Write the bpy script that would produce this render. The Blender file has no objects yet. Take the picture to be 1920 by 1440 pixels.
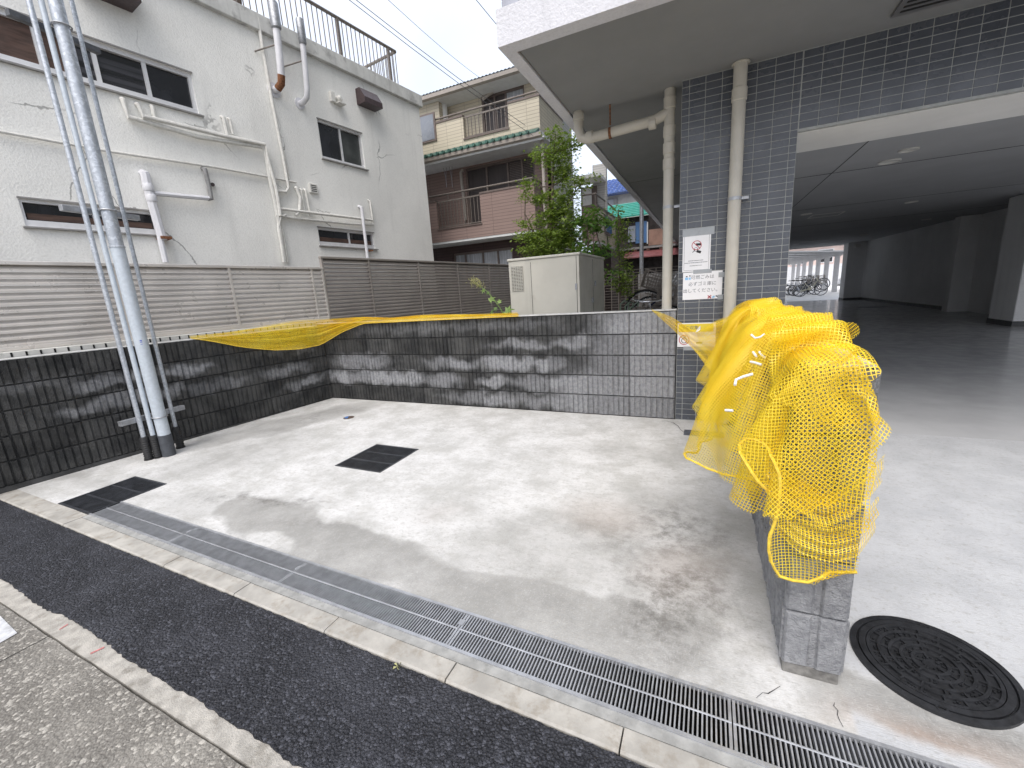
import bpy, bmesh, math, random
import numpy as np
from mathutils import Vector, Matrix
random.seed(7)
scn = bpy.context.scene
COL = scn.collection
# ------------------------------------------------------------------ camera
FPX = 783.6137                       # focal length in pixels of a 1920 px wide picture
PITCH, ROLL, YAW, LANG = 0.21271589, -0.06467678, -0.44325837, 0.12616404
CAM = np.array([0.0, -3.95, 1.224])
def _basis():
    c, s = math.cos, math.sin
    fw = np.array([s(YAW)*c(PITCH), c(YAW)*c(PITCH), -s(PITCH)])
    r = np.array([c(YAW), -s(YAW), 0.0]); u = np.cross(r, fw)
    return c(ROLL)*r + s(ROLL)*u, -s(ROLL)*r + c(ROLL)*u, fw
RR, UU, FF = _basis()
cam = bpy.data.cameras.new('camera'); camo = bpy.data.objects.new('camera', cam); COL.objects.link(camo)
cam.sensor_fit = 'HORIZONTAL'; cam.sensor_width = 36.0; cam.lens = 36.0*FPX/1920.0
cam.clip_start = 0.02; cam.clip_end = 2000
m4 = Matrix.Identity(4)
for i in range(3):
    m4[i][0], m4[i][1], m4[i][2], m4[i][3] = RR[i], UU[i], -FF[i], CAM[i]
camo.matrix_world = m4
scn.camera = camo
# ------------------------------------------------------------------ sky, sun, exposure (bright overcast)
SUN_EL, SUN_AZ = math.radians(56), math.radians(172)      # azimuth clockwise from +Y
world = bpy.data.worlds.new('World'); scn.world = world; world.use_nodes = True
nt = world.node_tree; nt.nodes.clear()
sky = nt.nodes.new('ShaderNodeTexSky'); sky.sky_type = 'NISHITA'; sky.sun_disc = False
sky.sun_elevation = SUN_EL; sky.sun_rotation = SUN_AZ; sky.dust_density = 6; sky.air_density = 1.0
b1 = nt.nodes.new('ShaderNodeBackground'); b1.inputs[1].default_value = 0.05
nt.links.new(sky.outputs[0], b1.inputs[0])
tcw = nt.nodes.new('ShaderNodeTexCoord'); nzw = nt.nodes.new('ShaderNodeTexNoise'); nzw.inputs['Scale'].default_value = 2.2; nzw.inputs['Detail'].default_value = 5
crw = nt.nodes.new('ShaderNodeValToRGB')
crw.color_ramp.elements[0].position = .3; crw.color_ramp.elements[0].color = (.58, .64, .77, 1)
crw.color_ramp.elements[1].position = .7; crw.color_ramp.elements[1].color = (.80, .835, .91, 1)
nt.links.new(tcw.outputs['Generated'], nzw.inputs['Vector']); nt.links.new(nzw.outputs['Fac'], crw.inputs[0])
b2 = nt.nodes.new('ShaderNodeBackground'); b2.inputs[1].default_value = 0.86
nt.links.new(crw.outputs[0], b2.inputs[0])
ad = nt.nodes.new('ShaderNodeAddShader'); wo = nt.nodes.new('ShaderNodeOutputWorld')
nt.links.new(b1.outputs[0], ad.inputs[0]); nt.links.new(b2.outputs[0], ad.inputs[1]); nt.links.new(ad.outputs[0], wo.inputs[0])
sl = bpy.data.lights.new('sun', 'SUN'); sl.energy = 1.5; sl.angle = math.radians(50); sl.color = (1, .97, .92)
so = bpy.data.objects.new('sun', sl); COL.objects.link(so)
sd = Vector((math.sin(SUN_AZ)*math.cos(SUN_EL), math.cos(SUN_AZ)*math.cos(SUN_EL), math.sin(SUN_EL)))
so.rotation_euler = sd.to_track_quat('Z', 'Y').to_euler(); so.location = (0, 0, 30)
scn.view_settings.view_transform = 'Standard'; scn.view_settings.look = 'None'
scn.view_settings.exposure = 0.62; scn.view_settings.gamma = 1; scn.view_settings.use_curve_mapping = False
scn.cycles.transparent_max_bounces = 32
# ------------------------------------------------------------------ pixel -> place (each hit lies on a real surface)
LD = np.array([math.sin(LANG), math.cos(LANG), 0.0])       # direction of the left wall
LN = np.array([math.cos(LANG), -math.sin(LANG), 0.0])
CORNER = np.array([-4.56, 0.0, 0.0])
SLOPE = 0.0145                                              # fall of the forecourt towards the street
def ray(x, y): return (x-960)*RR - (y-720)*UU + FPX*FF
def hit(x, y, n, p):
    d = ray(x, y); n = np.array(n, float); p = np.array(p, float)
    return CAM + d*(((p-CAM)@n)/(d@n))
def on_left(x, y, off=0.0):            # -> (s along the wall, z) on a plane parallel to the left wall
    v = hit(x, y, LN, CORNER-LN*off); return float((v-CORNER)@LD), float(v[2])
def on_y(x, y, yy=0.0):
    v = hit(x, y, (0, 1, 0), (0, yy, 0)); return float(v[0]), float(v[2])
def on_x(x, y, xx):
    v = hit(x, y, (1, 0, 0), (xx, 0, 0)); return float(v[1]), float(v[2])
def on_pad(x, y):
    v = hit(x, y, (0, -SLOPE, 1), (0, 0, 0)); return float(v[0]), float(v[1])
def on_z(x, y, z=0.0):
    v = hit(x, y, (0, 0, 1), (0, 0, z)); return float(v[0]), float(v[1])
def padz(y): return SLOPE*min(y, 0.0)
def wall_pt(s, off, z):
    v = CORNER + LD*s - LN*off; return (float(v[0]), float(v[1]), z)
# ------------------------------------------------------------------ mesh helpers
class MB:
    def __init__(s): s.v = []; s.f = []; s.sm = []
    def add(s, vs, fs, smooth=False):
        n = len(s.v); s.v += [tuple(map(float, v)) for v in vs]; s.f += [tuple(i+n for i in f) for f in fs]; s.sm += [smooth]*len(fs); return s
    def box(s, x0, x1, y0, y1, z0, z1):
        return s.add([(x0,y0,z0),(x1,y0,z0),(x1,y1,z0),(x0,y1,z0),(x0,y0,z1),(x1,y0,z1),(x1,y1,z1),(x0,y1,z1)],
                     [(0,3,2,1),(4,5,6,7),(0,1,5,4),(1,2,6,5),(2,3,7,6),(3,0,4,7)])
    def bbox(s, x0, x1, y0, y1, z0, z1, b=.004):   # box with chamfered edges
        bm = bmesh.new(); bmesh.ops.create_cube(bm, size=1)
        for v in bm.verts: v.co = ((x0+x1)/2+v.co.x*(x1-x0), (y0+y1)/2+v.co.y*(y1-y0), (z0+z1)/2+v.co.z*(z1-z0))
        bmesh.ops.bevel(bm, geom=bm.edges[:], offset=b, segments=1, affect='EDGES')
        bm.verts.index_update(); s.add([v.co[:] for v in bm.verts], [[v.index for v in f.verts] for f in bm.faces]); bm.free(); return s
    def quad(s, a, b, c, d): return s.add([a,b,c,d], [(0,1,2,3)])
    def prism(s, poly, axis, a, b):
        # poly: 2d points; extruded along axis ('x','y','z') from a to b
        def P(p, t): return {'x':(t,p[0],p[1]), 'y':(p[0],t,p[1]), 'z':(p[0],p[1],t)}[axis]
        n = len(poly)
        return s.add([P(p,a) for p in poly]+[P(p,b) for p in poly],
              [tuple(range(n))[::-1], tuple(range(n,2*n))]+[(i,(i+1)%n,n+(i+1)%n,n+i) for i in range(n)])
    def tube(s, pts, r, n=10, cap=True, closed=False):
        pts = [Vector(p) for p in pts]; m = len(pts); rs = r if isinstance(r, (list, tuple)) else [r]*m
        vs = []; up = Vector((0,0,1)); prevx = None
        for i, p in enumerate(pts):
            if closed: t = (pts[(i+1)%m]-pts[i-1])
            else: t = (pts[min(i+1,m-1)]-pts[max(i-1,0)])
            t.normalize()
            x = t.cross(up) if prevx is None else prevx-t*prevx.dot(t)
            if x.length < 1e-4: x = t.cross(Vector((1,0,0)))
            x.normalize(); prevx = x; y = t.cross(x)
            for k in range(n):
                a = 2*math.pi*k/n; vs.append(p+(x*math.cos(a)+y*math.sin(a))*rs[i])
        fs = []
        for i in range(m if closed else m-1):
            j = (i+1) % m
            for k in range(n): fs.append((i*n+k, i*n+(k+1)%n, j*n+(k+1)%n, j*n+k))
        s.add(vs, fs, True)
        if cap and not closed:
            k = len(s.v)-len(vs); s.f += [tuple(range(k, k+n)), tuple(range(k+(m-1)*n, k+m*n))]; s.sm += [False]*2
        return s
    def lathe(s, prof, n=24, c=(0,0,0), axis='z', cap=True):
        vs = []
        for r, h in prof:
            for k in range(n):
                a = 2*math.pi*k/n; p = (r*math.cos(a), r*math.sin(a), h)
                if axis == 'y': p = (p[0], p[2], p[1])
                if axis == 'x': p = (p[2], p[0], p[1])
                vs.append((p[0]+c[0], p[1]+c[1], p[2]+c[2]))
        fs = [(i*n+k, i*n+(k+1)%n, (i+1)*n+(k+1)%n, (i+1)*n+k) for i in range(len(prof)-1) for k in range(n)]
        if cap: fs += [tuple(range(n)), tuple(range((len(prof)-1)*n, len(prof)*n))]
        return s.add(vs, fs, True)
    def mesh(s, name):
        me = bpy.data.meshes.new(name); me.from_pydata(s.v, [], s.f); me.polygons.foreach_set('use_smooth', s.sm)
        bm = bmesh.new(); bm.from_mesh(me); bmesh.ops.recalc_face_normals(bm, faces=bm.faces[:]); bm.to_mesh(me); bm.free()
        me.update(); return me
    def build(s, name, mat, parent=None, kind=None):
        return link(name, s.mesh(name), mat, parent, kind)
def link(name, me, mat, parent=None, kind=None, loc=None, rot=None):
    if mat is not None and not me.materials: me.materials.append(mat)
    o = bpy.data.objects.new(name, me); COL.objects.link(o)
    if any(p.use_smooth for p in me.polygons) and not me.get('ss'):
        me['ss'] = 1
        me.set_sharp_from_angle(angle=math.radians(40))
    if parent: o.parent = parent
    if kind: o['kind'] = kind
    if loc is not None: o.location = loc
    if rot is not None: o.rotation_euler = rot
    return o
def tag(o, label, cat, group=None):
    o['label'] = label; o['category'] = cat
    if group: o['group'] = group
    return o
def empty(name, loc=(0,0,0), rz=0.0, label=None, cat=None, group=None):
    o = bpy.data.objects.new(name, None); COL.objects.link(o); o.location = loc; o.rotation_euler = (0,0,rz); o.empty_display_size = .1
    if label: tag(o, label, cat, group)
    return o
def bx(name, mat, parent, *a, b=0, kind=None):
    m = MB(); (m.bbox(*a, b=b) if b else m.box(*a)); return m.build(name, mat, parent, kind)
def copy_tree(o, parent=None, mats=None):
    c = o.copy(); COL.objects.link(c)
    if parent: c.parent = parent
    for ch in o.children: copy_tree(ch, c)
    return c
# ------------------------------------------------------------------ materials
def N(nt, t, **kw):
    n = nt.nodes.new(t)
    for k, v in kw.items():
        if k.startswith('i_'):
            key = k[2:]; key = int(key) if key.isdigit() else key
            n.inputs[key].default_value = v
        else: setattr(n, k, v)
    return n
def newmat(name):
    m = bpy.data.materials.new(name); m.use_nodes = True; nt = m.node_tree; nt.nodes.clear()
    o = N(nt, 'ShaderNodeOutputMaterial'); b = N(nt, 'ShaderNodeBsdfPrincipled'); nt.links.new(b.outputs[0], o.inputs[0])
    return m, nt, b, o
def rgb(c): return (c[0], c[1], c[2], 1)
def pos(nt, obj=False):
    if obj: return N(nt, 'ShaderNodeTexCoord').outputs['Object']
    return N(nt, 'ShaderNodeNewGeometry').outputs['Position']
def noise(nt, vec, scale, detail=4, rough=.55, stretch=None):
    if stretch:
        mp = N(nt, 'ShaderNodeMapping'); mp.inputs['Scale'].default_value = stretch; nt.links.new(vec, mp.inputs[0]); vec = mp.outputs[0]
    n = N(nt, 'ShaderNodeTexNoise'); n.inputs['Scale'].default_value = scale; n.inputs['Detail'].default_value = detail; n.inputs['Roughness'].default_value = rough
    nt.links.new(vec, n.inputs['Vector']); return n.outputs['Fac']
def ramp(nt, fac, stops):
    r = N(nt, 'ShaderNodeMapRange'); r.interpolation_type = 'SMOOTHSTEP'
    r.inputs[1].default_value = stops[0]; r.inputs[2].default_value = stops[1]
    if len(stops) > 2: r.inputs[3].default_value = stops[2]; r.inputs[4].default_value = stops[3]
    nt.links.new(fac, r.inputs[0]); return r.outputs[0]
def mix(nt, fac, a, b, mode='MIX'):
    m = N(nt, 'ShaderNodeMix', data_type='RGBA', blend_type=mode)
    for sock, v in ((m.inputs[0], fac), (m.inputs[6], a), (m.inputs[7], b)):
        if isinstance(v, (int, float)): sock.default_value = v
        elif isinstance(v, tuple): sock.default_value = rgb(v)
        else: nt.links.new(v, sock)
    return m.outputs[2]
def mth(nt, op, a, b=0.0, clamp=False):
    m = N(nt, 'ShaderNodeMath', operation=op); m.use_clamp = clamp
    for sock, v in ((m.inputs[0], a), (m.inputs[1], b)):
        if isinstance(v, (int, float)): sock.default_value = v
        else: nt.links.new(v, sock)
    return m.outputs[0]
def bump(nt, b, h, strength=.3, dist=.01):
    n = N(nt, 'ShaderNodeBump'); n.inputs['Strength'].default_value = strength; n.inputs['Distance'].default_value = dist
    nt.links.new(h, n.inputs['Height']); nt.links.new(n.outputs[0], b.inputs['Normal'])
def simple(name, c, rough=.6, metal=0.0, var=.12, scale=6.0, bs=0.0, bscale=120.0, bdist=.002, dirt=None, obj=False, spec=.5, stretch=None, streak=0.0):
    """one-colour surface with uneven tone, optional dirt colour and fine relief"""
    m, nt, b, o = newmat(name); p = pos(nt, obj)
    n1 = noise(nt, p, scale, 6, .6, stretch)
    lo = tuple(v*(1-var) for v in c); hi = tuple(min(1, v*(1+var)) for v in c)
    col = mix(nt, ramp(nt, n1, (.3, .7)), lo, hi)
    if dirt:
        n2 = noise(nt, p, dirt[1], 8, .65); col = mix(nt, mth(nt, 'MULTIPLY', ramp(nt, n2, (dirt[2], dirt[2]+.2)), dirt[3]), col, dirt[0])
    if streak:
        n3 = noise(nt, p, 1.0, 5, .6, (9, 9, .5)); col = mix(nt, mth(nt, 'MULTIPLY', ramp(nt, n3, (.5, .75)), streak), col, tuple(v*.45 for v in c))
    nt.links.new(col, b.inputs['Base Color'])
    b.inputs['Metallic'].default_value = metal; b.inputs['Specular IOR Level'].default_value = spec
    rr = ramp(nt, noise(nt, p, scale*2.3, 4), (.3, .7, max(.02, rough-.1), min(1, rough+.1))); nt.links.new(rr, b.inputs['Roughness'])
    if bs: bump(nt, b, noise(nt, p, bscale, 4, .6), bs, bdist)
    return m
def blobs(nt, vec, lst):
    """union of soft ellipses: (x, y, rx, ry, angle deg, softness, weight) in the plane of vec"""
    out = None
    for x, y, rx, ry, a, soft, w in lst:
        mp = N(nt, 'ShaderNodeMapping', vector_type='TEXTURE'); mp.inputs['Location'].default_value = (x, y, 0)
        mp.inputs['Rotation'].default_value = (0, 0, math.radians(a)); mp.inputs['Scale'].default_value = (rx, ry, 1e6)
        nt.links.new(vec, mp.inputs[0])
        l = N(nt, 'ShaderNodeVectorMath', operation='LENGTH'); nt.links.new(mp.outputs[0], l.inputs[0])
        k = ramp(nt, l.outputs['Value'], (1-soft, 1+soft, w, 0.0))
        out = k if out is None else mth(nt, 'MAXIMUM', out, k)
    return out
def warp(nt, vec, scale, amp, detail=3):
    n = N(nt, 'ShaderNodeTexNoise'); n.inputs['Scale'].default_value = scale; n.inputs['Detail'].default_value = detail; nt.links.new(vec, n.inputs['Vector'])
    s = N(nt, 'ShaderNodeVectorMath', operation='SUBTRACT'); nt.links.new(n.outputs['Color'], s.inputs[0]); s.inputs[1].default_value = (.5,.5,.5)
    k = N(nt, 'ShaderNodeVectorMath', operation='SCALE'); nt.links.new(s.outputs[0], k.inputs[0]); k.inputs['Scale'].default_value = amp
    a = N(nt, 'ShaderNodeVectorMath', operation='ADD'); nt.links.new(vec, a.inputs[0]); nt.links.new(k.outputs[0], a.inputs[1]); return a.outputs[0]
# ================================================================== materials used by the setting
def block_mat(name, spots, dark_base, gain=1.0):
    """split-face concrete block: clean grey with black algae crust; 'spots' are clean places in wall coordinates"""
    m, nt, b, o = newmat(name); p = pos(nt)
    sx = N(nt, 'ShaderNodeSeparateXYZ'); nt.links.new(p, sx.inputs[0])
    cb = N(nt, 'ShaderNodeCombineXYZ'); nt.links.new(sx.outputs[1 if dark_base == 'left' else 0], cb.inputs[0]); nt.links.new(sx.outputs[2], cb.inputs[1])
    w = warp(nt, cb.outputs[0], 7, .24, 8)
    k = blobs(nt, w, spots)
    n1 = noise(nt, p, 30, 5, .7); n2 = noise(nt, p, 5, 5)
    k = mth(nt, 'ADD', k, mth(nt, 'MULTIPLY', mth(nt, 'SUBTRACT', n1, .5), .35), True)
    dark = mix(nt, ramp(nt, n2, (.3, .7)), (.035, .036, .037), (.085, .085, .083))
    lite = mix(nt, ramp(nt, n1, (.25, .75)), (.25, .255, .27), (.40, .405, .42))
    oi = N(nt, 'ShaderNodeObjectInfo'); rv = ramp(nt, oi.outputs['Random'], (0,1,.78,1.18)); hs_ = N(nt, 'ShaderNodeHueSaturation'); nt.links.new(rv, hs_.inputs['Value']); nt.links.new(mix(nt, k, dark, lite), hs_.inputs['Color'])
    nt.links.new(hs_.outputs[0], b.inputs['Base Color']); b.inputs['Roughness'].default_value = .9; b.inputs['Specular IOR Level'].default_value = .25
    h = mth(nt, 'ADD', noise(nt, p, 70, 6, .7), mth(nt, 'MULTIPLY', noise(nt, p, 220, 3, .6), .4))
    bump(nt, b, h, 1.0, .022)
    return m
M = {}
# coordinates below: (y along wall, z) for the left wall, (x, z) for the back wall
M['block_left'] = block_mat('block_left', [(-2.1,.69,.28,.055,0,.5,.75), (-2.05,.5,.42,.06,0,.5,.8), (-1.55,.69,.2,.06,0,.5,.8), (-1.3,.47,.3,.06,0,.5,.45), (-.55,.5,.3,.06,0,.6,.6), (-.35,.3,.25,.06,6,.6,.7), (-.5,.72,.3,.05,0,.6,.35), (-2.6,.75,.3,.05,0,.6,.25)], 'left')
M['block_back'] = block_mat('block_back', [(-3.95,.5,.4,.09,0,.6,.85), (-3.9,.3,.75,.085,0,.5,.95), (-3.2,.3,.3,.06,0,.6,.7), (-2.75,.3,.25,.07,0,.6,.9), (-2.6,.5,.35,.06,0,.6,.8), (-2.2,.1,.5,.06,0,.6,.7), (-2.1,.31,.2,.07,0,.5,.95), (-1.9,.5,.35,.07,0,.6,.85), (-1.75,.7,.35,.05,0,.6,.7), (-1.45,.3,.45,.08,0,.6,.95), (-1.3,.1,.7,.08,0,.6,.85), (-1.45,.5,.2,.07,0,.6,.9), (-3.2,.9,.9,.06,0,.6,.18), (-2.3,.9,.9,.05,0,.6,.3), (.0,.45,1.05,.85,0,.22,1.0), (-.9,.2,.5,.3,0,.4,1.0), (-1.15,.72,.25,.06,0,.6,.75)], 'back')
M['block_clean'] = block_mat('block_clean', [(0,.5,9,9,0,.2,1.0)], 'back', 1.45)
M['footing'] = simple('stained_footing', (.17,.165,.155), .9, var=.35, scale=25, bs=.6, bscale=90, bdist=.006)
M['mortar_dark'] = simple('mortar_dark', (.05,.05,.05), .95, var=.3, scale=9)
M['coping'] = simple('coping', (.5,.5,.49), .9, var=.15, scale=12, bs=.3, bscale=160, dirt=((.2,.2,.19), 7, .5, .6))

def pad_mat():
    m, nt, b, o = newmat('forecourt_concrete'); p = pos(nt)
    w = warp(nt, p, 2.6, .40, 12)
    w2 = warp(nt, p, 5, .2, 5)
    n1 = noise(nt, p, 3.0, 12, .74); n2 = noise(nt, p, 45, 5, .7); n3 = noise(nt, p, 11, 6, .7, (1, 2.6, 1)); n4 = noise(nt, p, 160, 3, .6)
    base = mix(nt, ramp(nt, n1, (.36, .62)), (.44,.437,.42), (.61,.607,.60))
    base = mix(nt, mth(nt, 'MULTIPLY', ramp(nt, n3, (.5, .72)), .5), base, (.40,.385,.355))
    # damp and worn zones along the gutter, beside the left wall and in front of the right wall
    grey = blobs(nt, w, [(-2.45,-2.47,.5,.2,-5,.14,.95), (-1.75,-2.58,.55,.19,0,.14,.9), (-.6,-2.6,.75,.2,2,.16,.9), (-.75,-2.35,.5,.2,20,.35,.5), (.0,-2.35,.35,.42,0,.35,.5), (-.15,-1.75,.4,.35,0,.5,.4),
        (-4.1,-.95,.30,1.05,-24,.3,.85), (-3.75,-1.75,.45,.6,-20,.5,.5), (-3.2,-2.5,.45,.18,0,.5,.45), (.62,-2.62,.5,.1,-3,.35,.9), (-.55,-.9,.45,.16,0,.6,.35), (-1.4,-2.05,.3,.2,0,.7,.25), (-3.6,-2.55,2.4,.07,0,.5,.4), (-.55,-2.12,.55,.28,10,.5,.45)])
    white = blobs(nt, w2, [(-2.18,-2.64,.2,.07,-4,.3,.9), (.18,-2.42,.12,.3,0,.3,.7), (-3.5,-2.35,.4,.16,10,.5,.5)])
    grey = mth(nt, 'MULTIPLY', grey, mth(nt, 'SUBTRACT', 1.0, white), True)
    gcol = mix(nt, ramp(nt, n1, (.3, .7)), (.25,.247,.235), (.37,.365,.35))
    col = mix(nt, grey, base, gcol)
    # soot and tyre smears
    dk = blobs(nt, w, [(-.12,-1.85,.22,.24,0,.8,.7), (-.06,-2.4,.2,.26,0,.8,.75), (-.35,-2.05,.3,.2,0,.9,.35), (-2.9,-2.36,.3,.05,14,.9,.75), (-2.55,-2.3,.28,.06,10,.9,.7), (-2.05,-2.45,.25,.06,16,.9,.4), (.7,-2.62,.22,.08,0,.8,.55), (-4.0,-.8,.3,.12,-24,.9,.35)])
    dk = mth(nt, 'MULTIPLY', dk, ramp(nt, noise(nt, p, 14, 8, .75), (.38, .68)))
    col = mix(nt, dk, col, (.085,.08,.072))
    ru = blobs(nt, w, [(-.5,-1.83,.2,.16,0,.9,.16), (-1.42,-2.08,.16,.1,0,.9,.07), (-.05,-2.15,.14,.2,0,.9,.14), (.6,-2.7,.2,.06,0,.9,.4)])
    col = mix(nt, ru, col, (.36,.22,.14))
    # smooth bluish drive to the right
    sx = N(nt, 'ShaderNodeSeparateXYZ'); nt.links.new(p, sx.inputs[0])
    drive = ramp(nt, sx.outputs[0], (.41, .43))
    dcol = mix(nt, ramp(nt, noise(nt, p, 5, 6, .6), (.3, .7)), (.42,.43,.445), (.50,.51,.525))
    col = mix(nt, mth(nt, 'MULTIPLY', drive, mth(nt, 'SUBTRACT', 1.0, grey)), col, dcol)
    # brush marks, pits, dark specks
    col = mix(nt, mth(nt, 'MULTIPLY', ramp(nt, n2, (.52, .70)), .45), col, (.30,.29,.265))
    col = mix(nt, mth(nt, 'MULTIPLY', ramp(nt, noise(nt, p, 26, 8, .78, (1,3.2,1)), (.53, .66)), .5), col, (.27,.262,.245))
    col = mix(nt, mth(nt, 'MULTIPLY', ramp(nt, noise(nt, p, 70, 4, .7, (2.5,1,1)), (.3, .48, 1, 0)), .16), col, (.74,.74,.73))
    col = mix(nt, mth(nt, 'MULTIPLY', ramp(nt, n4, (.66, .74)), .55), col, (.16,.15,.14))
    nt.links.new(col, b.inputs['Base Color'])
    nt.links.new(ramp(nt, n1, (.3, .7, .62, .85)), b.inputs['Roughness']); b.inputs['Specular IOR Level'].default_value = .35
    h = mth(nt, 'ADD', mth(nt, 'MULTIPLY', n2, .6), noise(nt, p, 60, 3, .6, (1, 5, 1)))
    bump(nt, b, h, .35, .006)
    return m
M['pad'] = pad_mat()
def asphalt_mat(name, lo, hi, dist):
    m, nt, b, o = newmat(name); p = pos(nt)
    v = N(nt, 'ShaderNodeTexVoronoi'); v.inputs['Scale'].default_value = 105; nt.links.new(warp(nt, p, 90, .006), v.inputs['Vector'])
    v2 = N(nt, 'ShaderNodeTexVoronoi'); v2.inputs['Scale'].default_value = 230; nt.links.new(p, v2.inputs['Vector'])
    c = mix(nt, ramp(nt, v.outputs['Distance'], (.1, .6)), hi, lo)
    c = mix(nt, mth(nt, 'MULTIPLY', ramp(nt, noise(nt, p, 4, 5), (.4, .7)), .4), c, tuple(x*1.5 for x in hi))
    sp = N(nt, 'ShaderNodeSeparateColor'); nt.links.new(v.outputs['Color'], sp.inputs[0])
    c = mix(nt, mth(nt, 'MULTIPLY', ramp(nt, sp.outputs[0], (.75, .95)), .6), c, tuple(x*2.2 for x in hi))
    nt.links.new(c, b.inputs['Base Color']); b.inputs['Roughness'].default_value = .7; b.inputs['Specular IOR Level'].default_value = .4
    h = mth(nt, 'SUBTRACT', mth(nt, 'MULTIPLY', v2.outputs['Distance'], -.35), v.outputs['Distance'])
    bump(nt, b, h, 1.0, dist)
    return m
M['asphalt'] = asphalt_mat('fresh_asphalt', (.016,.017,.022), (.048,.050,.060), .012)
M['old_asphalt'] = asphalt_mat('old_asphalt', (.15,.14,.125), (.24,.228,.205), .004)
M['gutter'] = simple('gutter_concrete', (.40,.38,.345), .9, var=.22, scale=18, bs=.8, bscale=190, bdist=.006, dirt=((.17,.155,.13), 14, .5, .7))
M['kerb'] = simple('kerb_concrete', (.37,.355,.325), .85, var=.2, scale=7, bs=.35, bscale=140, bdist=.003, dirt=((.23,.20,.16), 16, .48, .6))
M['mortar'] = simple('drain_mortar', (.29,.29,.28), .9, var=.2, scale=15, bs=.4, bscale=140, dirt=((.15,.15,.14), 25, .55, .7))
M['ground'] = simple('soil', (.10,.085,.065), .95, var=.3, scale=5)
M['garage_floor'] = None
def garage_floor():
    m, nt, b, o = newmat('painted_floor'); p = pos(nt)
    n1 = noise(nt, p, 1.2, 6, .6)
    c = mix(nt, ramp(nt, n1, (.3, .7)), (.50,.505,.515), (.58,.585,.595))
    nt.links.new(c, b.inputs['Base Color']); nt.links.new(ramp(nt, noise(nt, p, 6, 5), (.3,.7,.14,.26)), b.inputs['Roughness'])
    bump(nt, b, noise(nt, p, 14, 3), .03, .005); return m
M['garage_floor'] = garage_floor()
M['lot'] = simple('lot_concrete', (.72,.71,.69), .8, var=.12, scale=1.5)
M['steel'] = simple('galvanised_grate', (.40,.41,.43), .42, metal=.5, var=.15, scale=20)
M['steel_dull'] = simple('galvanised_dull', (.36,.37,.39), .5, metal=.7, var=.2, scale=25)
M['iron'] = simple('cast_iron', (.042,.045,.052), .45, metal=.2, var=.35, scale=30, bs=.4, bscale=150, bdist=.002)
M['void'] = simple('trench_dark', (.008,.008,.008), .95)
# ================================================================== ground
bx('ground', M['ground'], None, -200, 200, -200, 200, -.6, -.4)['kind'] = 'structure'
def dyf(x): return -2.698-.0168*(x+1.8)      # far edge of the drain
def dyn(x): return -2.881-.0180*(x+1.8)      # near edge of the drain
GA = (-4.185,-3.722,-2.845,-2.385); GB = (-2.655,-2.19,-1.74,-1.262); CAP = (-3.59,-.675)
def sheet(name, xs, ys, zf, mat, holes=(), wavy=None):
    mb = MB()
    for i in range(len(xs)-1):
        for j in range(len(ys)-1):
            cx, cy = (xs[i]+xs[i+1])/2, (ys[j]+ys[j+1])/2
            if any(h[0] < cx < h[1] and h[2] < cy < h[3] for h in holes): continue
            q = [(xs[i],ys[j]), (xs[i+1],ys[j]), (xs[i+1],ys[j+1]), (xs[i],ys[j+1])]
            if wavy: q = [wavy(a) for a in q]
            mb.quad(*[(a[0], a[1], zf(a[1])) for a in q])
    o = mb.build(name, mat); o['kind'] = 'structure'; return o
xs = sorted([-5.6, -3.722, 9.0, GA[0], GB[0], GB[1], CAP[0]-.045, CAP[0]+.045]+[-3.2,-1.5,-.8,0,.6,1.4,3,5])
ys = sorted([-2.9, -2.70, 0.0, GA[3], GB[2], GB[3], CAP[1]-.045, CAP[1]+.045])
def wv(a):
    x, y = a
    if y == -2.70: return (x, dyf(x)) if x > -3.73 else (x, -2.70)
    if y == -2.9: return (x, dyn(x)-.012)
    return a
sheet('concrete_forecourt', xs, ys, padz, M['pad'], [GA[:2]+(-2.95,-2.385), GB, (-3.723, 9.1, -2.95, -2.70), (CAP[0]-.045, CAP[0]+.045, CAP[1]-.045, CAP[1]+.045)], wv)
# drain channel below the gratings
tr = empty('drainage_channel', (0,0,0), 0, 'concrete channel under the steel drain gratings along the forecourt edge', 'drain')
mb = MB(); x0, x1 = -3.722, 9.0
for a, bq in ((dyf, .0), (dyn, 0.0)): mb.quad((x0,a(x0),-.30), (x1,a(x1),-.30), (x1,a(x1),-.045), (x0,a(x0),-.045))
mb.quad((x0,dyn(x0),-.29), (x1,dyn(x1),-.29), (x1,dyf(x1),-.29), (x0,dyf(x0),-.29)); mb.quad((x0,dyn(x0),-.30), (x0,dyf(x0),-.30), (x0,dyf(x0),-.045), (x0,dyn(x0),-.045))
mb.build('channel_wall', M['void'], tr)
mb = MB()
for f, d in ((dyf, -.012), (dyn, .012)):
    a, c = f(x0), f(x1)
    mb.add([(x0,a,-.05),(x1,c,-.05),(x1,c+d,-.05),(x0,a+d,-.05),(x0,a,-.0365),(x1,c,-.0365),(x1,c+d,-.0365),(x0,a+d,-.0365)], [(0,1,2,3),(4,5,6,7),(0,1,5,4),(2,3,7,6),(1,2,6,5),(3,0,4,7)])
mb.build('edge_frame', M['steel'], tr)
jx = [-3.706,-2.76,-1.80,-.842,.104,1.06,2.02]
which = ['beside the black square gully lid','second from the black square gully lid','below the white patch on the concrete','in the middle of the drain run','ending at the grey block wall with the net','in front of the round manhole']
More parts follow.
